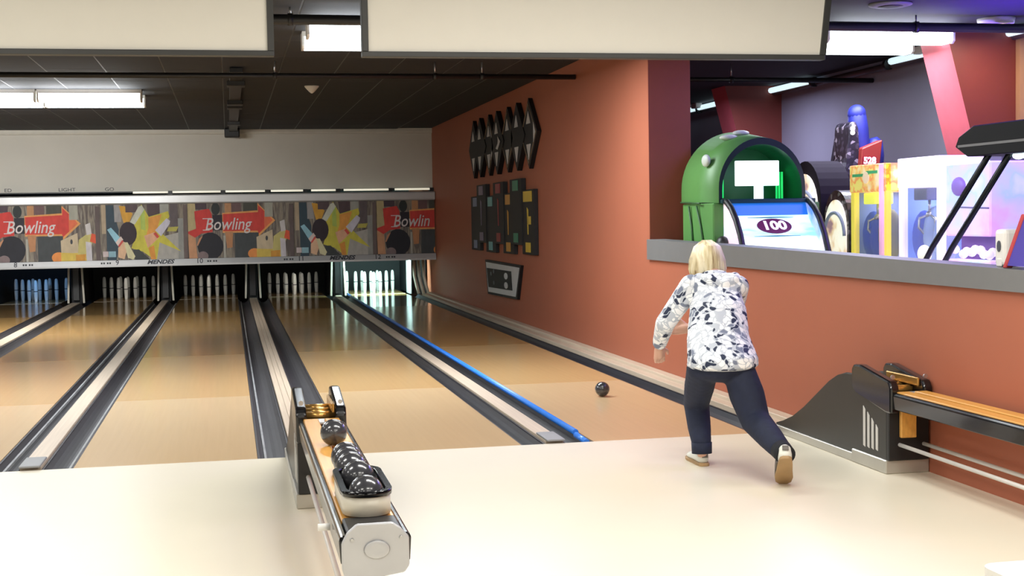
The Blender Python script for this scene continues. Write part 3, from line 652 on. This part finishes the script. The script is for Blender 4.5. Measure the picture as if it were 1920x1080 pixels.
M_vine = mat('vine_dark', (44, 84, 44), .5); M_pale = mat('pale_grey_print', (196, 204, 196), .5)
for ys_ in ((.22, .3, .38), (.5, .54, .58)): B().tube([(-.478 - (.012 if i == 2 else 0), ys_[min(i, 2)], 1.1 + i * .19) for i in range(3)], .01, n=6).obj('vine', M_vine, gm)
B().tube([(-.5, .26, 1.5), (-.49, .4, 1.505), (-.49, .79, 1.515)], .008, n=6).obj('seam', M_vine, gm)
for k, (y, z, x) in enumerate(((.3, 1.88, -.44), (.42, 2.08, -.22), (.45, 2.12, -.1))):
    B().sphere((x + (.01, .04, .04)[k], y, z - .02), (.06, .055, .05)[k], 0, 14, 8, (.5, 1.3, .9) if k == 0 else (1.5, 1.2, .5)).obj('eye_bump', M_pale, gm)
B().sphere((-.42, -.05, 1.16), .07, 0, 14, 8, (.8, 1, 1)).obj('seat_back', M_blks, gm)

def claw(y0, y1, frame, sign, label, zt, lit, back, prize):
    t = thing('claw_machine', label, 'arcade machine', (5.6, (y0 + y1) / 2, 0), 'claw machines'); h = (y1 - y0) / 2
    B().box((0, -h, 0), (.72, h, 1.0), bev=.01).obj('base', frame, t)
    for x in (0, .67):
        for y in (-h, h - .06): B().box((x, y, 1.0), (x + .05, y + .06, zt), bev=.004).obj('post', frame, t)
    hd = B().box((-.012, -h, zt - .23), (.72, h, zt), bev=.008).obj('header', sign, t)
    B().box((.68, -h + .06, 1.0), (.7, h - .06, zt - .23)).obj('back_panel', back, t); B().box((.05, h - .018, 1.0), (.67, h - .01, zt - .23)).obj('side_panel', back, t)
    g = mat('clear_glass', (235, 245, 255), .05, alpha=.12)
    B().box((.012, -h + .06, 1.0), (.018, h - .06, zt - .23)).obj('glass_pane', g, t); B().box((.05, -h + .012, 1.0), (.67, -h + .018, zt - .23)).obj('glass_pane', g, t)
    B().box((.03, -.06, zt - .33), (.2, .14, zt - .235), bev=.006).obj('gantry', lit, t)
    c = B().tube([(.1, .02, zt - .33), (.1, .02, zt - .43)], .012, n=6).sphere((.1, .02, zt - .44), .03, 0, 10, 6)
    for k in range(3):
        a = k * 2 * PI / 3 + .5; u, v = math.cos(a), math.sin(a)
        c.tube([(.1, .02, zt - .44), (.1 + .07 * u, .02 + .09 * v, zt - .47), (.1 + .075 * u, .02 + .1 * v, zt - .54), (.1 + .03 * u, .02 + .03 * v, zt - .6)], .011, n=5)
    c.obj('claw', M_chr, t)
    for i, (dy, dx, r, m) in enumerate(prize): B().sphere((dx, dy, 1.0 + r * 1.7), r, 0, 14, 9, (.8, .8, 1.75)).obj('plush_prize', m, t)
    return t, hd, h
M_yel = mat('yellow_frame', (246, 226, 92), .4, emis=.5); M_glow_y = mat('yellow_gantry_glow', (236, 240, 80), .4, emis=.8)
M_signy = ramp_mat('yellow_sign_print', [(.36, (250, 235, 190)), (.46, (250, 205, 120)), (.54, (245, 150, 90)), (.6, (240, 225, 120))], .4, scale=7, emis=.55)
M_bluep = mat('blue_plush', (40, 76, 210), .8, emis=.05); M_olive = mat('olive_plush', (110, 112, 96), .8); M_lbl = mat('pale_blue_plush', (150, 176, 226), .8)
M_bluebk = mat('blue_back_panel', (110, 130, 190), .5, emis=.25)
t, hd, h = claw(1.99, 2.62, M_yel, M_signy, 'yellow framed claw machine with blue plush under the raised blue hand', 1.80, M_glow_y, M_bluebk, [(.17, .14, .12, M_bluep), (.03, .13, .11, M_bluep), (-.1, .15, .125, M_olive), (-.2, .36, .12, M_bluep)])
B().box((-.018, -.05, 1.70), (-.013, .25, 1.725)).box((-.018, -.2, 1.72), (-.013, -.0, 1.745)).obj('header_print', mat('green_print', (70, 170, 110), .4, emis=.4), hd)
B().prism([(p[0], p[1]) for p in ell(.0, 1.69, .055, .05, 14)], 'x', -.02, -.013).obj('header_print', mat('cream_print', (255, 225, 190), .4, emis=.5), hd)
B().tube([(-.02, -h + .03, 1.0), (-.02, -h + .03, 1.79)], .022, n=8).obj('pink_post', mat('pink_glow', (245, 190, 225), .4, emis=.5), t)
M_whg = mat('white_glow_frame', (248, 240, 250), .4, emis=.55, ecol=(250, 238, 255)); M_signw = ramp_mat('white_sign_print', [(.4, (255, 250, 255)), (.6, (250, 225, 240))], .4, scale=5, emis=1.1)
t, hd, h = claw(1.12, 1.77, M_whg, M_signw, 'white glowing claw machine in the middle of the claw row', 1.82, mat('grey_gantry', (80, 80, 130), .4), mat('pale_blue_back', (120, 150, 215), .5, emis=.3), [(.17, .14, .12, M_bluep), (.02, .16, .13, M_lbl), (-.14, .15, .12, M_lbl), (.02, .5, .15, M_bluep), (-.2, .42, .09, mat('yellow_plush', (250, 225, 90), .7))])
B().sphere((-.03, -.14, 1.08), .07, 0, 12, 8, (.5, 1.3, 1)).obj('sign_bubble', mat('cream_bubble', (255, 248, 215), .4, emis=.6), t)
# purple prize machine
pm = thing('prize_machine', 'lilac glowing prize machine behind the leaning black poles', 'arcade machine', (5.6, .74, 0))
M_lil = ramp_mat('lilac_glow', [(.38, (250, 190, 250)), (.48, (240, 215, 255)), (.58, (200, 225, 255)), (.66, (250, 245, 255))], .4, scale=2.2, emis=.5)
B().box((0, -.3, 0), (.7, .31, 1.05), bev=.01).obj('base', M_lil, pm); B().box((0, -.3, 1.22), (.7, .31, 1.75), bev=.012).obj('cabinet', M_lil, pm)
B().box((.12, -.28, 1.05), (.7, .29, 1.22)).obj('recess', mat('purple_dark', (110, 80, 150), .5, emis=.1), pm)
B().sphere((-.0, .12, 1.58), .1, 0, 14, 9, (.2, 1, .7)).obj('purple_print', mat('purple_print', (150, 120, 210), .4, emis=.35), pm)
B().tube([(-.006, -.29, 1.42), (-.006, .1, 1.43)], .006, n=5).obj('seam', mat('grey_lilac', (150, 150, 190), .4), pm)
for k in range(9):
    B().sphere((.02 + (k % 2) * .06, -.26 + k * .058, 1.09 + (k % 3) * .016), .034, 0, 10, 6).obj('lamp_bulb', mat('bulb_white', (255, 245, 255), .3, emis=1.3 if k % 3 else .5), pm) if k % 3 or True else None
B().box((.1, -.28, 1.75), (.3, -.12, 1.79), bev=.006).obj('top_light', M_grey, pm)

# two arched cabinets behind the dome
M_artc = ramp_mat('arched_art', [(.36, (150, 120, 130)), (.43, (235, 205, 170)), (.5, (255, 245, 225)), (.62, (255, 250, 240)), (.72, (200, 215, 190))], .4, scale=4, emis=.8)
M_specks = ramp_mat('speckled_sequins', [(.0, (40, 36, 48)), (.42, (70, 62, 78)), (.62, (34, 30, 40)), (.8, (150, 140, 155)), (.92, (60, 55, 70))], .35, kind='voronoi', scale=30)
def arched(y0, y1, zs, zt, label, x=5.62, dp=.5):
    t = thing('arched_game', label, 'arcade machine', (x, (y0 + y1) / 2, 0), 'arched game cabinets'); h = (y1 - y0) / 2
    A = arch(h, 0, zs, zt)
    B().prism([(p[0], p[1]) for p in A], 'x', .0, dp, bev=.0).obj('cabinet', M_specks if x > 5.61 else mat('plum_cabinet', (36, 31, 42), .9, spec=.2), t)
    I = [(p[0] * .84, p[1] if p[1] < .01 else .9 + (p[1] - .9) * .88) for p in A]; I = [(a, max(z, .9)) for a, z in I]
    B().prism(I, 'x', -.012, -.001).obj('art_panel', M_artc, t)
    b = B(); b.tube([(-.02, p[0], p[1]) for p in [(q[0] * .80, .9 + (q[1] - .9) * .72) for q in A[1:-1]]], .016, n=6); b.obj('arch_trim', mat('slate_trim', (150, 160, 185), .4, emis=.2), t)
    return t
arched(2.7, 3.2, 1.32, 1.60, 'cabinet with a rounded top and pale glowing art beside the yellow claw machine', 5.62)
t = arched(3.22, 3.92, 1.5, 1.88, 'taller round topped cabinet with glowing edge just behind the green dome', 5.6, .3)

# raised-hand strength game
hg = thing('hand_game', 'big blue raised pointing hand with red score box above the claw machines', 'arcade machine', (6.38, 4.0, 0))
M_hand = mat('blue_hand', (38, 46, 140), .5, var=.12, scale=6)
B().prism([(p[0] - .08, p[1]) for p in [(-.1, 0), (.1, 0), (.1, 1.2), (.0, 1.5), (.02, 1.85), (.0, 2.22), (-.04, 2.28), (-.09, 2.24), (-.11, 1.9), (-.16, 1.75), (-.12, 1.5)]], 'y', -.1, .25, bev=.02).obj('speckled_column', M_specks, hg)
fb = B().tube([(.0, .05, 1.7), (-.005, .05, 1.95), (-.015, .05, 2.2), (-.03, .05, 2.36), (-.04, .05, 2.42)], [.10, .10, .098, .085, .045], n=14)
fb.sphere((-.03, .05, 2.35), .09, 0, 14, 9); fb.obj('finger', M_hand, hg)
hb = B().box((-.1, -.06, 1.72), (.19, .2, 2.0), bev=.05, seg=3); hb.obj('palm', M_hand, hg)
B().tube([(.14, .05, 1.74), (.155, .05, 1.95), (.15, .05, 2.08), (.14, .05, 2.12)], [.09, .09, .08, .04], n=12).obj('thumb', M_hand, hg)
rb = B().prism([(-.10, 1.79), (.10, 1.84), (.13, 2.09), (-.08, 2.01)], 'y', -.17, -.05, bev=.01).obj('score_box', mat('red_box', (150, 50, 44), .5), hg)
B().box((-.08, -.176, 1.85), (.06, -.171, 1.93)).obj('display', mat('display_dark', (120, 10, 30), .4, emis=.3), rb)
text('display_digits', '528', .085, face_my(-.008, -.178, 1.89), mat('led_pink', (255, 190, 205), .4, emis=3, ecol=(255, 150, 170)), rb, bold=.004)
for z in (2.16, 2.20): B().sphere((-.15, -.11, z), .022, 0, 10, 6).obj('bulb', mat('bulb_hot', (255, 255, 255), emis=3), hg)

# air hockey table with leaning poles and overhead canopy
ah = thing('air_hockey_table', 'air hockey table with two leaning black poles holding an overhead lamp canopy', 'game table', (4.95, -.6, 0))
B().box((-.45, -1.2, .25), (.6, 1.0, .78), bev=.03, seg=2).obj('table_body', mat('hockey_blue', (40, 60, 150), .4), ah)
B().box((-.42, -1.17, .781), (.57, .97, .84), bev=.01).obj('playfield', M_wht, ah)
for x in (-.38, .5):
    for y in (-1.1, .9): B().box((x, y - .05, 0), (x + .1, y + .05, .25), bev=.005).obj('leg', M_blks, ah)
for x, yo in ((-.06, .0), (-.02, -.18)): B().tube([(x, .88 + yo, .84), (x, .55 + yo, 1.17), (x, -.2 + yo * .9, 1.80)], .019, n=10).obj('pole', mat('pole_black', (40, 44, 48), .25, metal=.5), ah)
B().prism([(.12, 1.86), (.16, 1.80), (.02, 1.735), (-1.1, 1.735), (-1.15, 1.86), (-.9, 1.92), (-.05, 1.92)], 'x', -.12, .3, bev=.006).obj('canopy', mat('canopy_black', (9, 9, 11), .6, spec=.2), ah)
B().box((-.124, -1.1, 1.795), (-.118, .12, 1.81)).obj('canopy_trim', M_grey, ah)
for k in range(7): B().sphere((.0, -.35 - k * .09, 1.725), .03, 0, 10, 6, (1, 1.6, .8)).obj('canopy_lamp', mat('canopy_led', (255, 255, 255), emis=2.2, ecol=(215, 245, 250)), ah)

# things on the ledge
t = thing('sanitizer_dispenser', 'small white hand sanitizer dispenser standing on the grey ledge', 'dispenser', (4.165, -2.11, 1.129))
B().box((-.045, -.05, 0), (.05, .05, .185), bev=.022, seg=3).obj('housing', M_wht, t)
B().prism([(p[0] * .8, p[1]) for p in ell(0, .1, .02, .028, 12)], 'x', -.05, -.044).obj('window', mat('smoky_window', (70, 74, 84), .3), t)
B().box((-.05, -.022, -.0), (-.04, .022, .04), bev=.004).obj('lever', M_wht, t)
t = thing('leaning_sign', 'red framed purple display tilted on the grey ledge at the frame edge', 'sign', (4.085, -2.315, 1.127))
B().prism([(.09, 0), (.06, 0), (-.10, .26), (-.07, .26)], 'x', -.02, .02, bev=.004).obj('frame', mat('red_plastic', (186, 62, 66), .4), t)
B().prism([(.055, .012), (-.28, .012), (-.25, .25), (-.095, .25)], 'x', -.015, .01).obj('display', mat('purple_display', (70, 60, 150), .3, emis=.3), t)

# foreground table with a cup
t = thing('side_table', 'white round cornered table top at the bottom right corner', 'table', (2.032, -6.185, 0))
B().box((-.28, -.28, .715), (.28, .255, .75), bev=.0).obj('tabletop', M_wht, t)
tt = [o for o in t.children][0]; md = tt.modifiers.new('round', 'BEVEL'); md.width = .045; md.segments = 5; md.limit_method = 'NONE'; md.affect = 'EDGES'
bm_ = bmesh.new(); bm_.from_mesh(tt.data); bmesh.ops.bevel(bm_, geom=[e for e in bm_.edges if abs(e.verts[0].co.z - e.verts[1].co.z) > .01], offset=.035, segments=5, affect='EDGES', profile=.5); bm_.to_mesh(tt.data); bm_.free(); tt.modifiers.clear()
B().lathe([(.2, 0), (.2, .015), (.05, .03), (.035, .06), (.035, .715)], n=20).obj('pedestal', M_chr, t)
t = thing('cup', 'black cup on the white table at the very edge of the frame', 'cup', (1.905, -6.02, .75))
B().lathe([(.028, 0), (.036, .08), (.033, .08), (.026, .004)], n=18).obj('body', M_blks, t); B().lathe([(.038, .08), (.038, .09), (.02, .094)], n=18).obj('lid', M_blk, t)

# ------------------------------------------------------------------ the bowler
def blob(name, chains, voxel, m, parent, smooth=6, rigid=()):
    """chains of ellipsoid keys (centre, radii) swept and fused into one skin"""
    bm = bmesh.new()
    for ch in chains:
        for i in range(len(ch) - 1):
            (c0, r0), (c1, r1) = ch[i], ch[i + 1]; c0, c1 = Vector(c0), Vector(c1)
            r0 = Vector((r0,) * 3 if isinstance(r0, (int, float)) else r0); r1 = Vector((r1,) * 3 if isinstance(r1, (int, float)) else r1)
            n = max(2, int((c1 - c0).length / (min(min(r0), min(r1)) * .45)) + 1)
            for k in range(n + (i == len(ch) - 2)):
                f = k / n; c = c0.lerp(c1, f); r = r0.lerp(r1, f)
                bmesh.ops.create_icosphere(bm, subdivisions=2, radius=1, matrix=Matrix.Translation(c) @ Matrix.Diagonal((*r, 1)))
    me = bpy.data.meshes.new(name); bm.to_mesh(me); bm.free()
    o = bpy.data.objects.new('tmp', me); COL.objects.link(o)
    r = o.modifiers.new('r', 'REMESH'); r.mode = 'VOXEL'; r.voxel_size = voxel; r.use_smooth_shade = True
    s_ = o.modifiers.new('s', 'SMOOTH'); s_.iterations = smooth; s_.factor = .5
    res = bpy.data.meshes.new_from_object(o.evaluated_get(bpy.context.evaluated_depsgraph_get()))
    bpy.data.objects.remove(o); bpy.data.meshes.remove(me); res.name = name; res.materials.clear(); res.materials.append(m)
    return link(name, res, parent)
P = thing('person', 'blond person in a white and navy leaf print jacket lunging after releasing a ball', 'person', (3.05, -1.1, 0))
OFF = Vector((3.05, -1.1, 0))
def v(x, y, z): return (x - OFF.x, y - OFF.y, z)
M_skin = mat('skin', (214, 168, 144), .5, var=.04, scale=12)
hipL, hipR = v(2.915, -1.15, .57), v(3.10, -1.2, .57)
kneeL, ankL = v(2.985, -.84, .335), v(2.96, -1.0, .085)
kneeR, ankR = v(3.15, -1.32, .295), v(3.155, -1.70, .178)
chest, neck, head = v(3.08, -.95, .87), v(3.12, -.78, 1.05), v(3.112, -.66, 1.135)
shL, shR = v(2.965, -.83, 1.005), v(3.235, -.85, .995)
elL, wrL = v(2.83, -.76, .79), v(2.838, -.62, .655)
elR, wrR = v(3.30, -.60, .79), v(3.10, -.42, .73)
pel = v(3.01, -1.18, .60)
def add(a, b): return (a[0] + b[0], a[1] + b[1], a[2] + b[2])
def hand(w, d, side, palm):
    """palm and five bent fingers; d = pointing direction, side = towards the thumb, palm = palm normal"""
    w, d, side, palm = Vector(w), Vector(d).normalized(), Vector(side).normalized(), Vector(palm).normalized(); ch = []
    ch.append([(w, .024), (w + d * .03, .027), (w + d * .075, .022)])
    for s_ in (-.026, 0, .026): ch.append([(w + d * .03 + side * s_ * .7, .016), (w + d * .085 + side * s_, .0135)])
    for k, (s_, l) in enumerate(((.03, .062), (.011, .07), (-.009, .064), (-.028, .05))):
        p0 = w + d * .085 + side * s_; p1 = p0 + d * l * .45 + palm * l * .12; p2 = p1 + d * l * .25 + palm * l * .3; p3 = p2 + palm * l * .3 + d * l * .02
        ch.append([(p0, .0098), (p1, .009), (p2, .0082), (p3, .0072)])
    t0 = w + d * .03 + side * .022; t1 = t0 + side * .03 + d * .03 + palm * .012; t2 = t1 + d * .03 + side * .004 + palm * .016
    ch.append([(t0, .0135), (t1, .0115), (t2, .009)]); return [[(tuple(c), r) for c, r in q] for q in ch]
hv = Vector(head)
body = [[(pel, (.13, .1, .09)), (chest, (.12, .085, .09)), (add(neck, (0, .0, -.03)), (.06, .05, .045))], [(shL, .045), (add(neck, (0, .01, -.04)), .04), (shR, .045)], [(neck, .052), (head, .055)],
        [(shL, .048), (elL, .038), (wrL, .027)], [(shR, .048), (elR, .038), (wrR, .027)],
        [(hipL, .085), (kneeL, .055), (ankL, .034)], [(hipR, .085), (kneeR, .055), (ankR, .036)],
        [(ankL, .03), (add(ankL, (.004, .03, -.03)), .022)], [(ankR, .03), (add(ankR, (.0, -.0, -.05)), .022)],
        [(tuple(hv + Vector((0, -.015, .015))), (.074, .085, .09)), (tuple(hv + Vector((0, .03, -.03))), (.06, .06, .07))],
        [(tuple(hv + Vector((0, .085, .0))), .012), (tuple(hv + Vector((0, .098, -.02))), .014)],
        [(tuple(hv + Vector((-.076, .0, -.0))), (.01, .02, .028)), (tuple(hv + Vector((-.078, -.004, -.004))), (.01, .018, .025))], [(tuple(hv + Vector((.076, .0, -.0))), (.01, .02, .028)), (tuple(hv + Vector((.078, -.004, -.004))), (.01, .018, .025))]]
body += hand(wrL, (.12, .35, -.8), (.9, .2, .2), (.2, .6, .2)) + hand(wrR, (-.9, .25, -.05), (0, .3, .9), (-.1, -.9, .1))
blob('body', body, .0055, M_skin, P, 3)
for s_ in (-1, 1): B().sphere(tuple(hv + Vector((s_ * .03, .082, .012))), .011, 0, 10, 8).obj('eye', M_wht, P)
B().sphere(tuple(hv + Vector((0, .088, -.05))), .02, 0, 12, 8, (1, .35, .3)).obj('mouth', mat('lips', (176, 96, 92), .5), P)
# leaf-print jacket
mj = bpy.data.materials.new('leaf_print'); mj.use_nodes = True; N = mj.node_tree.nodes; L = mj.node_tree.links; bs = N['Principled BSDF']; bs.inputs['Roughness'].default_value = .7
tc = N.new('ShaderNodeTexCoord'); nz = N.new('ShaderNodeTexNoise'); nz.inputs['Scale'].default_value = 9; L.new(tc.outputs['Object'], nz.inputs[0])
mv = N.new('ShaderNodeMix'); mv.data_type = 'VECTOR'; mv.inputs[0].default_value = .13; L.new(tc.outputs['Object'], mv.inputs[4]); L.new(nz.outputs['Color'], mv.inputs[5])
vo = N.new('ShaderNodeTexVoronoi'); vo.inputs['Scale'].default_value = 34; L.new(mv.outputs[1], vo.inputs['Vector'])
sp = N.new('ShaderNodeSeparateColor'); L.new(vo.outputs['Color'], sp.inputs[0]); rp = N.new('ShaderNodeValToRGB'); rp.color_ramp.interpolation = 'CONSTANT'; e = rp.color_ramp.elements
for i, (p_, c_) in enumerate(((0, (34, 44, 70)), (.15, (244, 244, 246)), (.45, (190, 196, 206)), (.56, (252, 252, 252)), (.8, (120, 128, 148)), (.89, (226, 229, 234)))):
    if i > 1: e.new(p_)
    e[i].position = p_; e[i].color = lin(c_) + (1,)
L.new(sp.outputs[0], rp.inputs[0])
ve = N.new('ShaderNodeTexVoronoi'); ve.feature = 'DISTANCE_TO_EDGE'; ve.inputs['Scale'].default_value = 34; L.new(mv.outputs[1], ve.inputs['Vector'])
lt = N.new('ShaderNodeMath'); lt.operation = 'LESS_THAN'; lt.inputs[1].default_value = .07; L.new(ve.outputs['Distance'], lt.inputs[0])
mx = N.new('ShaderNodeMix'); mx.data_type = 'RGBA'; L.new(lt.outputs[0], mx.inputs[0]); L.new(rp.outputs[0], mx.inputs[6]); mx.inputs[7].default_value = lin((192, 198, 208)) + (1,)
L.new(mx.outputs[2], bs.inputs['Base Color'])
mid_ = v(3.035, -1.07, .73); hem = v(3.018, -1.185, .585); up = v(3.095, -.87, .95)
jacket = [[(hem, (.202, .172, .032)), (add(hem, (0, 0, .04)), (.2, .17, .05)), (mid_, (.182, .138, .075)), (chest, (.168, .125, .085)), (up, (.155, .11, .075))],
          [(shL, (.066, .07, .06)), (up, (.12, .1, .07)), (shR, (.066, .07, .06))], [(up, (.13, .1, .07)), (add(neck, (0, -.02, -.01)), (.095, .085, .045)), (add(neck, (0, -.01, .015)), (.082, .074, .03))],
          [(shL, .07), (tuple((Vector(shL) + Vector(elL)) / 2), .064), (elL, .059), (tuple(Vector(elL).lerp(Vector(wrL), .9)), .045)],
          [(shR, .07), (tuple((Vector(shR) + Vector(elR)) / 2), .062), (elR, .056), (tuple(Vector(elR).lerp(Vector(wrR), .72)), .043)]]
jk = blob('jacket', jacket, .011, mj, P, 4)
hd_ = [[(add(neck, (-.105, -.05, .0)), (.035, .04, .03)), (add(neck, (-.075, -.105, -.02)), (.045, .035, .04)), (add(neck, (0, -.135, -.05)), (.055, .03, .045)), (add(neck, (.075, -.105, -.02)), (.045, .035, .04)), (add(neck, (.105, -.05, .0)), (.035, .04, .03))], [(add(neck, (-.06, -.09, .0)), (.04, .03, .03)), (add(neck, (.06, -.09, 0)), (.04, .03, .03))]]
blob('hood', hd_, .008, mj, jk, 3)
# trousers
M_jean = mat('navy_denim', (24, 31, 54), .8, var=.16, scale=30, bump=.15)
M_jean2 = mat('denim_turnup', (44, 52, 76), .8, var=.1)
pants = [[(pel, (.165, .13, .05)), (v(3.01, -1.18, .55), (.165, .13, .06))], [(hipL, (.09, .10, .09)), (tuple((Vector(hipL) + Vector(kneeL)) / 2), .088), (kneeL, .076), (tuple((Vector(kneeL) + Vector(ankL)) / 2), .069), (add(ankL, (0, .01, .05)), .058)],
         [(hipR, (.09, .10, .09)), (tuple((Vector(hipR) + Vector(kneeR)) / 2), .1), (kneeR, .083), (tuple((Vector(kneeR) + Vector(ankR)) / 2), .072), (tuple(Vector(kneeR).lerp(Vector(ankR), .82)), .06)]]
tr = blob('trousers', pants, .011, M_jean, P, 4)
d = (Vector(ankR) - Vector(kneeR)).normalized(); q0 = Vector(kneeR).lerp(Vector(ankR), .88)
B().tube([tuple(q0), tuple(q0 + d * .07)], [.056, .052], n=20).obj('cuff', mat('dark_sock', (20, 22, 28), .8), tr)
B().tube([add(ankL, (0, .008, .05)), add(ankL, (0, .004, -.012))], [.058, .056], n=20).obj('cuff', M_jean, tr)
# shoes (canvas white with grey sides and tan sole)
M_shoe = mat('white_shoe', (226, 226, 214), .5); M_sole = mat('tan_sole', (166, 134, 92), .6, var=.15); M_sg = mat('grey_shoe_side', (104, 98, 92), .6)
def shoe(mw, lab, sides):
    n0 = len(P.children)
    s_ = blob('shoe', [[((0, -.02, .045), (.036, .035, .042)), ((0, .06, .042), (.04, .05, .036)), ((0, .15, .03), (.044, .045, .024)), ((0, .19, .024), (.036, .03, .018))], [((0, -.025, .07), (.032, .028, .03)), ((0, .01, .085), (.034, .036, .02))]], .007, M_shoe, P, 3)
    s_.data.transform(mw); s_['label'] = lab
    o = [(.03, -.05), (.036, 0), (.04, .08), (.047, .15), (.04, .2), (.02, .222), (-.02, .222), (-.04, .2), (-.047, .15), (-.04, .08), (-.036, 0), (-.03, -.05), (-.015, -.062), (.015, -.062)]
    x = B().prism(o, 'z', 0, .018, bev=.003).obj('sole', M_sole, s_); x.data.transform(mw)
    for k in sides:
        x = B().prism([(.02, .02), (.16, .02), (.12, .055), (.05, .06)], 'x', k * .036, k * .046).obj('side_patch', M_sg, s_); x.data.transform(mw)
    x = B().box((-.016, -.064, .05), (.016, -.058, .075)).obj('heel_tab', M_sg, s_); x.data.transform(mw)
shoe(Matrix.Translation(v(2.975, -.95, 0.0)) @ Matrix.Rotation(-.05, 4, 'Z'), 'flat white left shoe', (1,))
shoe(Matrix.Translation(v(3.19, -1.60, .002)) @ Matrix.Rotation(-.33, 4, 'Z') @ Matrix.Rotation(math.radians(-38), 4, 'X') @ Matrix.Translation((0, -.215, 0)), 'right shoe raised on its toe, tan sole showing', (-1,))
# hair: blond bob with strands
M_hair = ramp_mat('blond_hair', [(.3, (150, 126, 92)), (.43, (214, 198, 156)), (.58, (242, 232, 202)), (.75, (190, 168, 126))], .45, scale=14, stretch=(2.2, 1, .25))
hc = hv + Vector((0, -.02, .02))
hair = [[(tuple(hc + Vector((0, .0, .03))), (.088, .095, .075)), (tuple(hc + Vector((0, -.03, -.03))), (.096, .078, .08)), (tuple(hc + Vector((.0, -.05, -.06))), (.094, .05, .045))],
        [(tuple(hc + Vector((-.06, 0, 0))), (.03, .06, .06)), (tuple(hc + Vector((-.07, -.01, -.065))), (.028, .045, .045))], [(tuple(hc + Vector((.06, 0, 0))), (.03, .06, .06)), (tuple(hc + Vector((.07, -.01, -.065))), (.028, .045, .045))]]
hr = blob('hair', hair, .008, M_hair, P, 3)
b = B()
for i in range(44):
    a = PI * (1.02 + .96 * i / 43); u, w_ = math.cos(a), math.sin(a); j = random.uniform(-.006, .006)
    pts = [tuple(hc + Vector((u * .02 + j, w_ * .02 - .005, .103))), tuple(hc + Vector((u * .072, w_ * .082 - .005, .065))), tuple(hc + Vector((u * .098, w_ * .104, -.01))), tuple(hc + Vector((u * .101 + j, w_ * .106, -.06))), tuple(hc + Vector((u * .094 + 2 * j, w_ * .094 - .008, -.1 + j)))]
    b.tube(pts, [.006, .011, .012, .011, .003], n=6)
b.obj('hair_strands', M_hair, hr, kind='stuff')
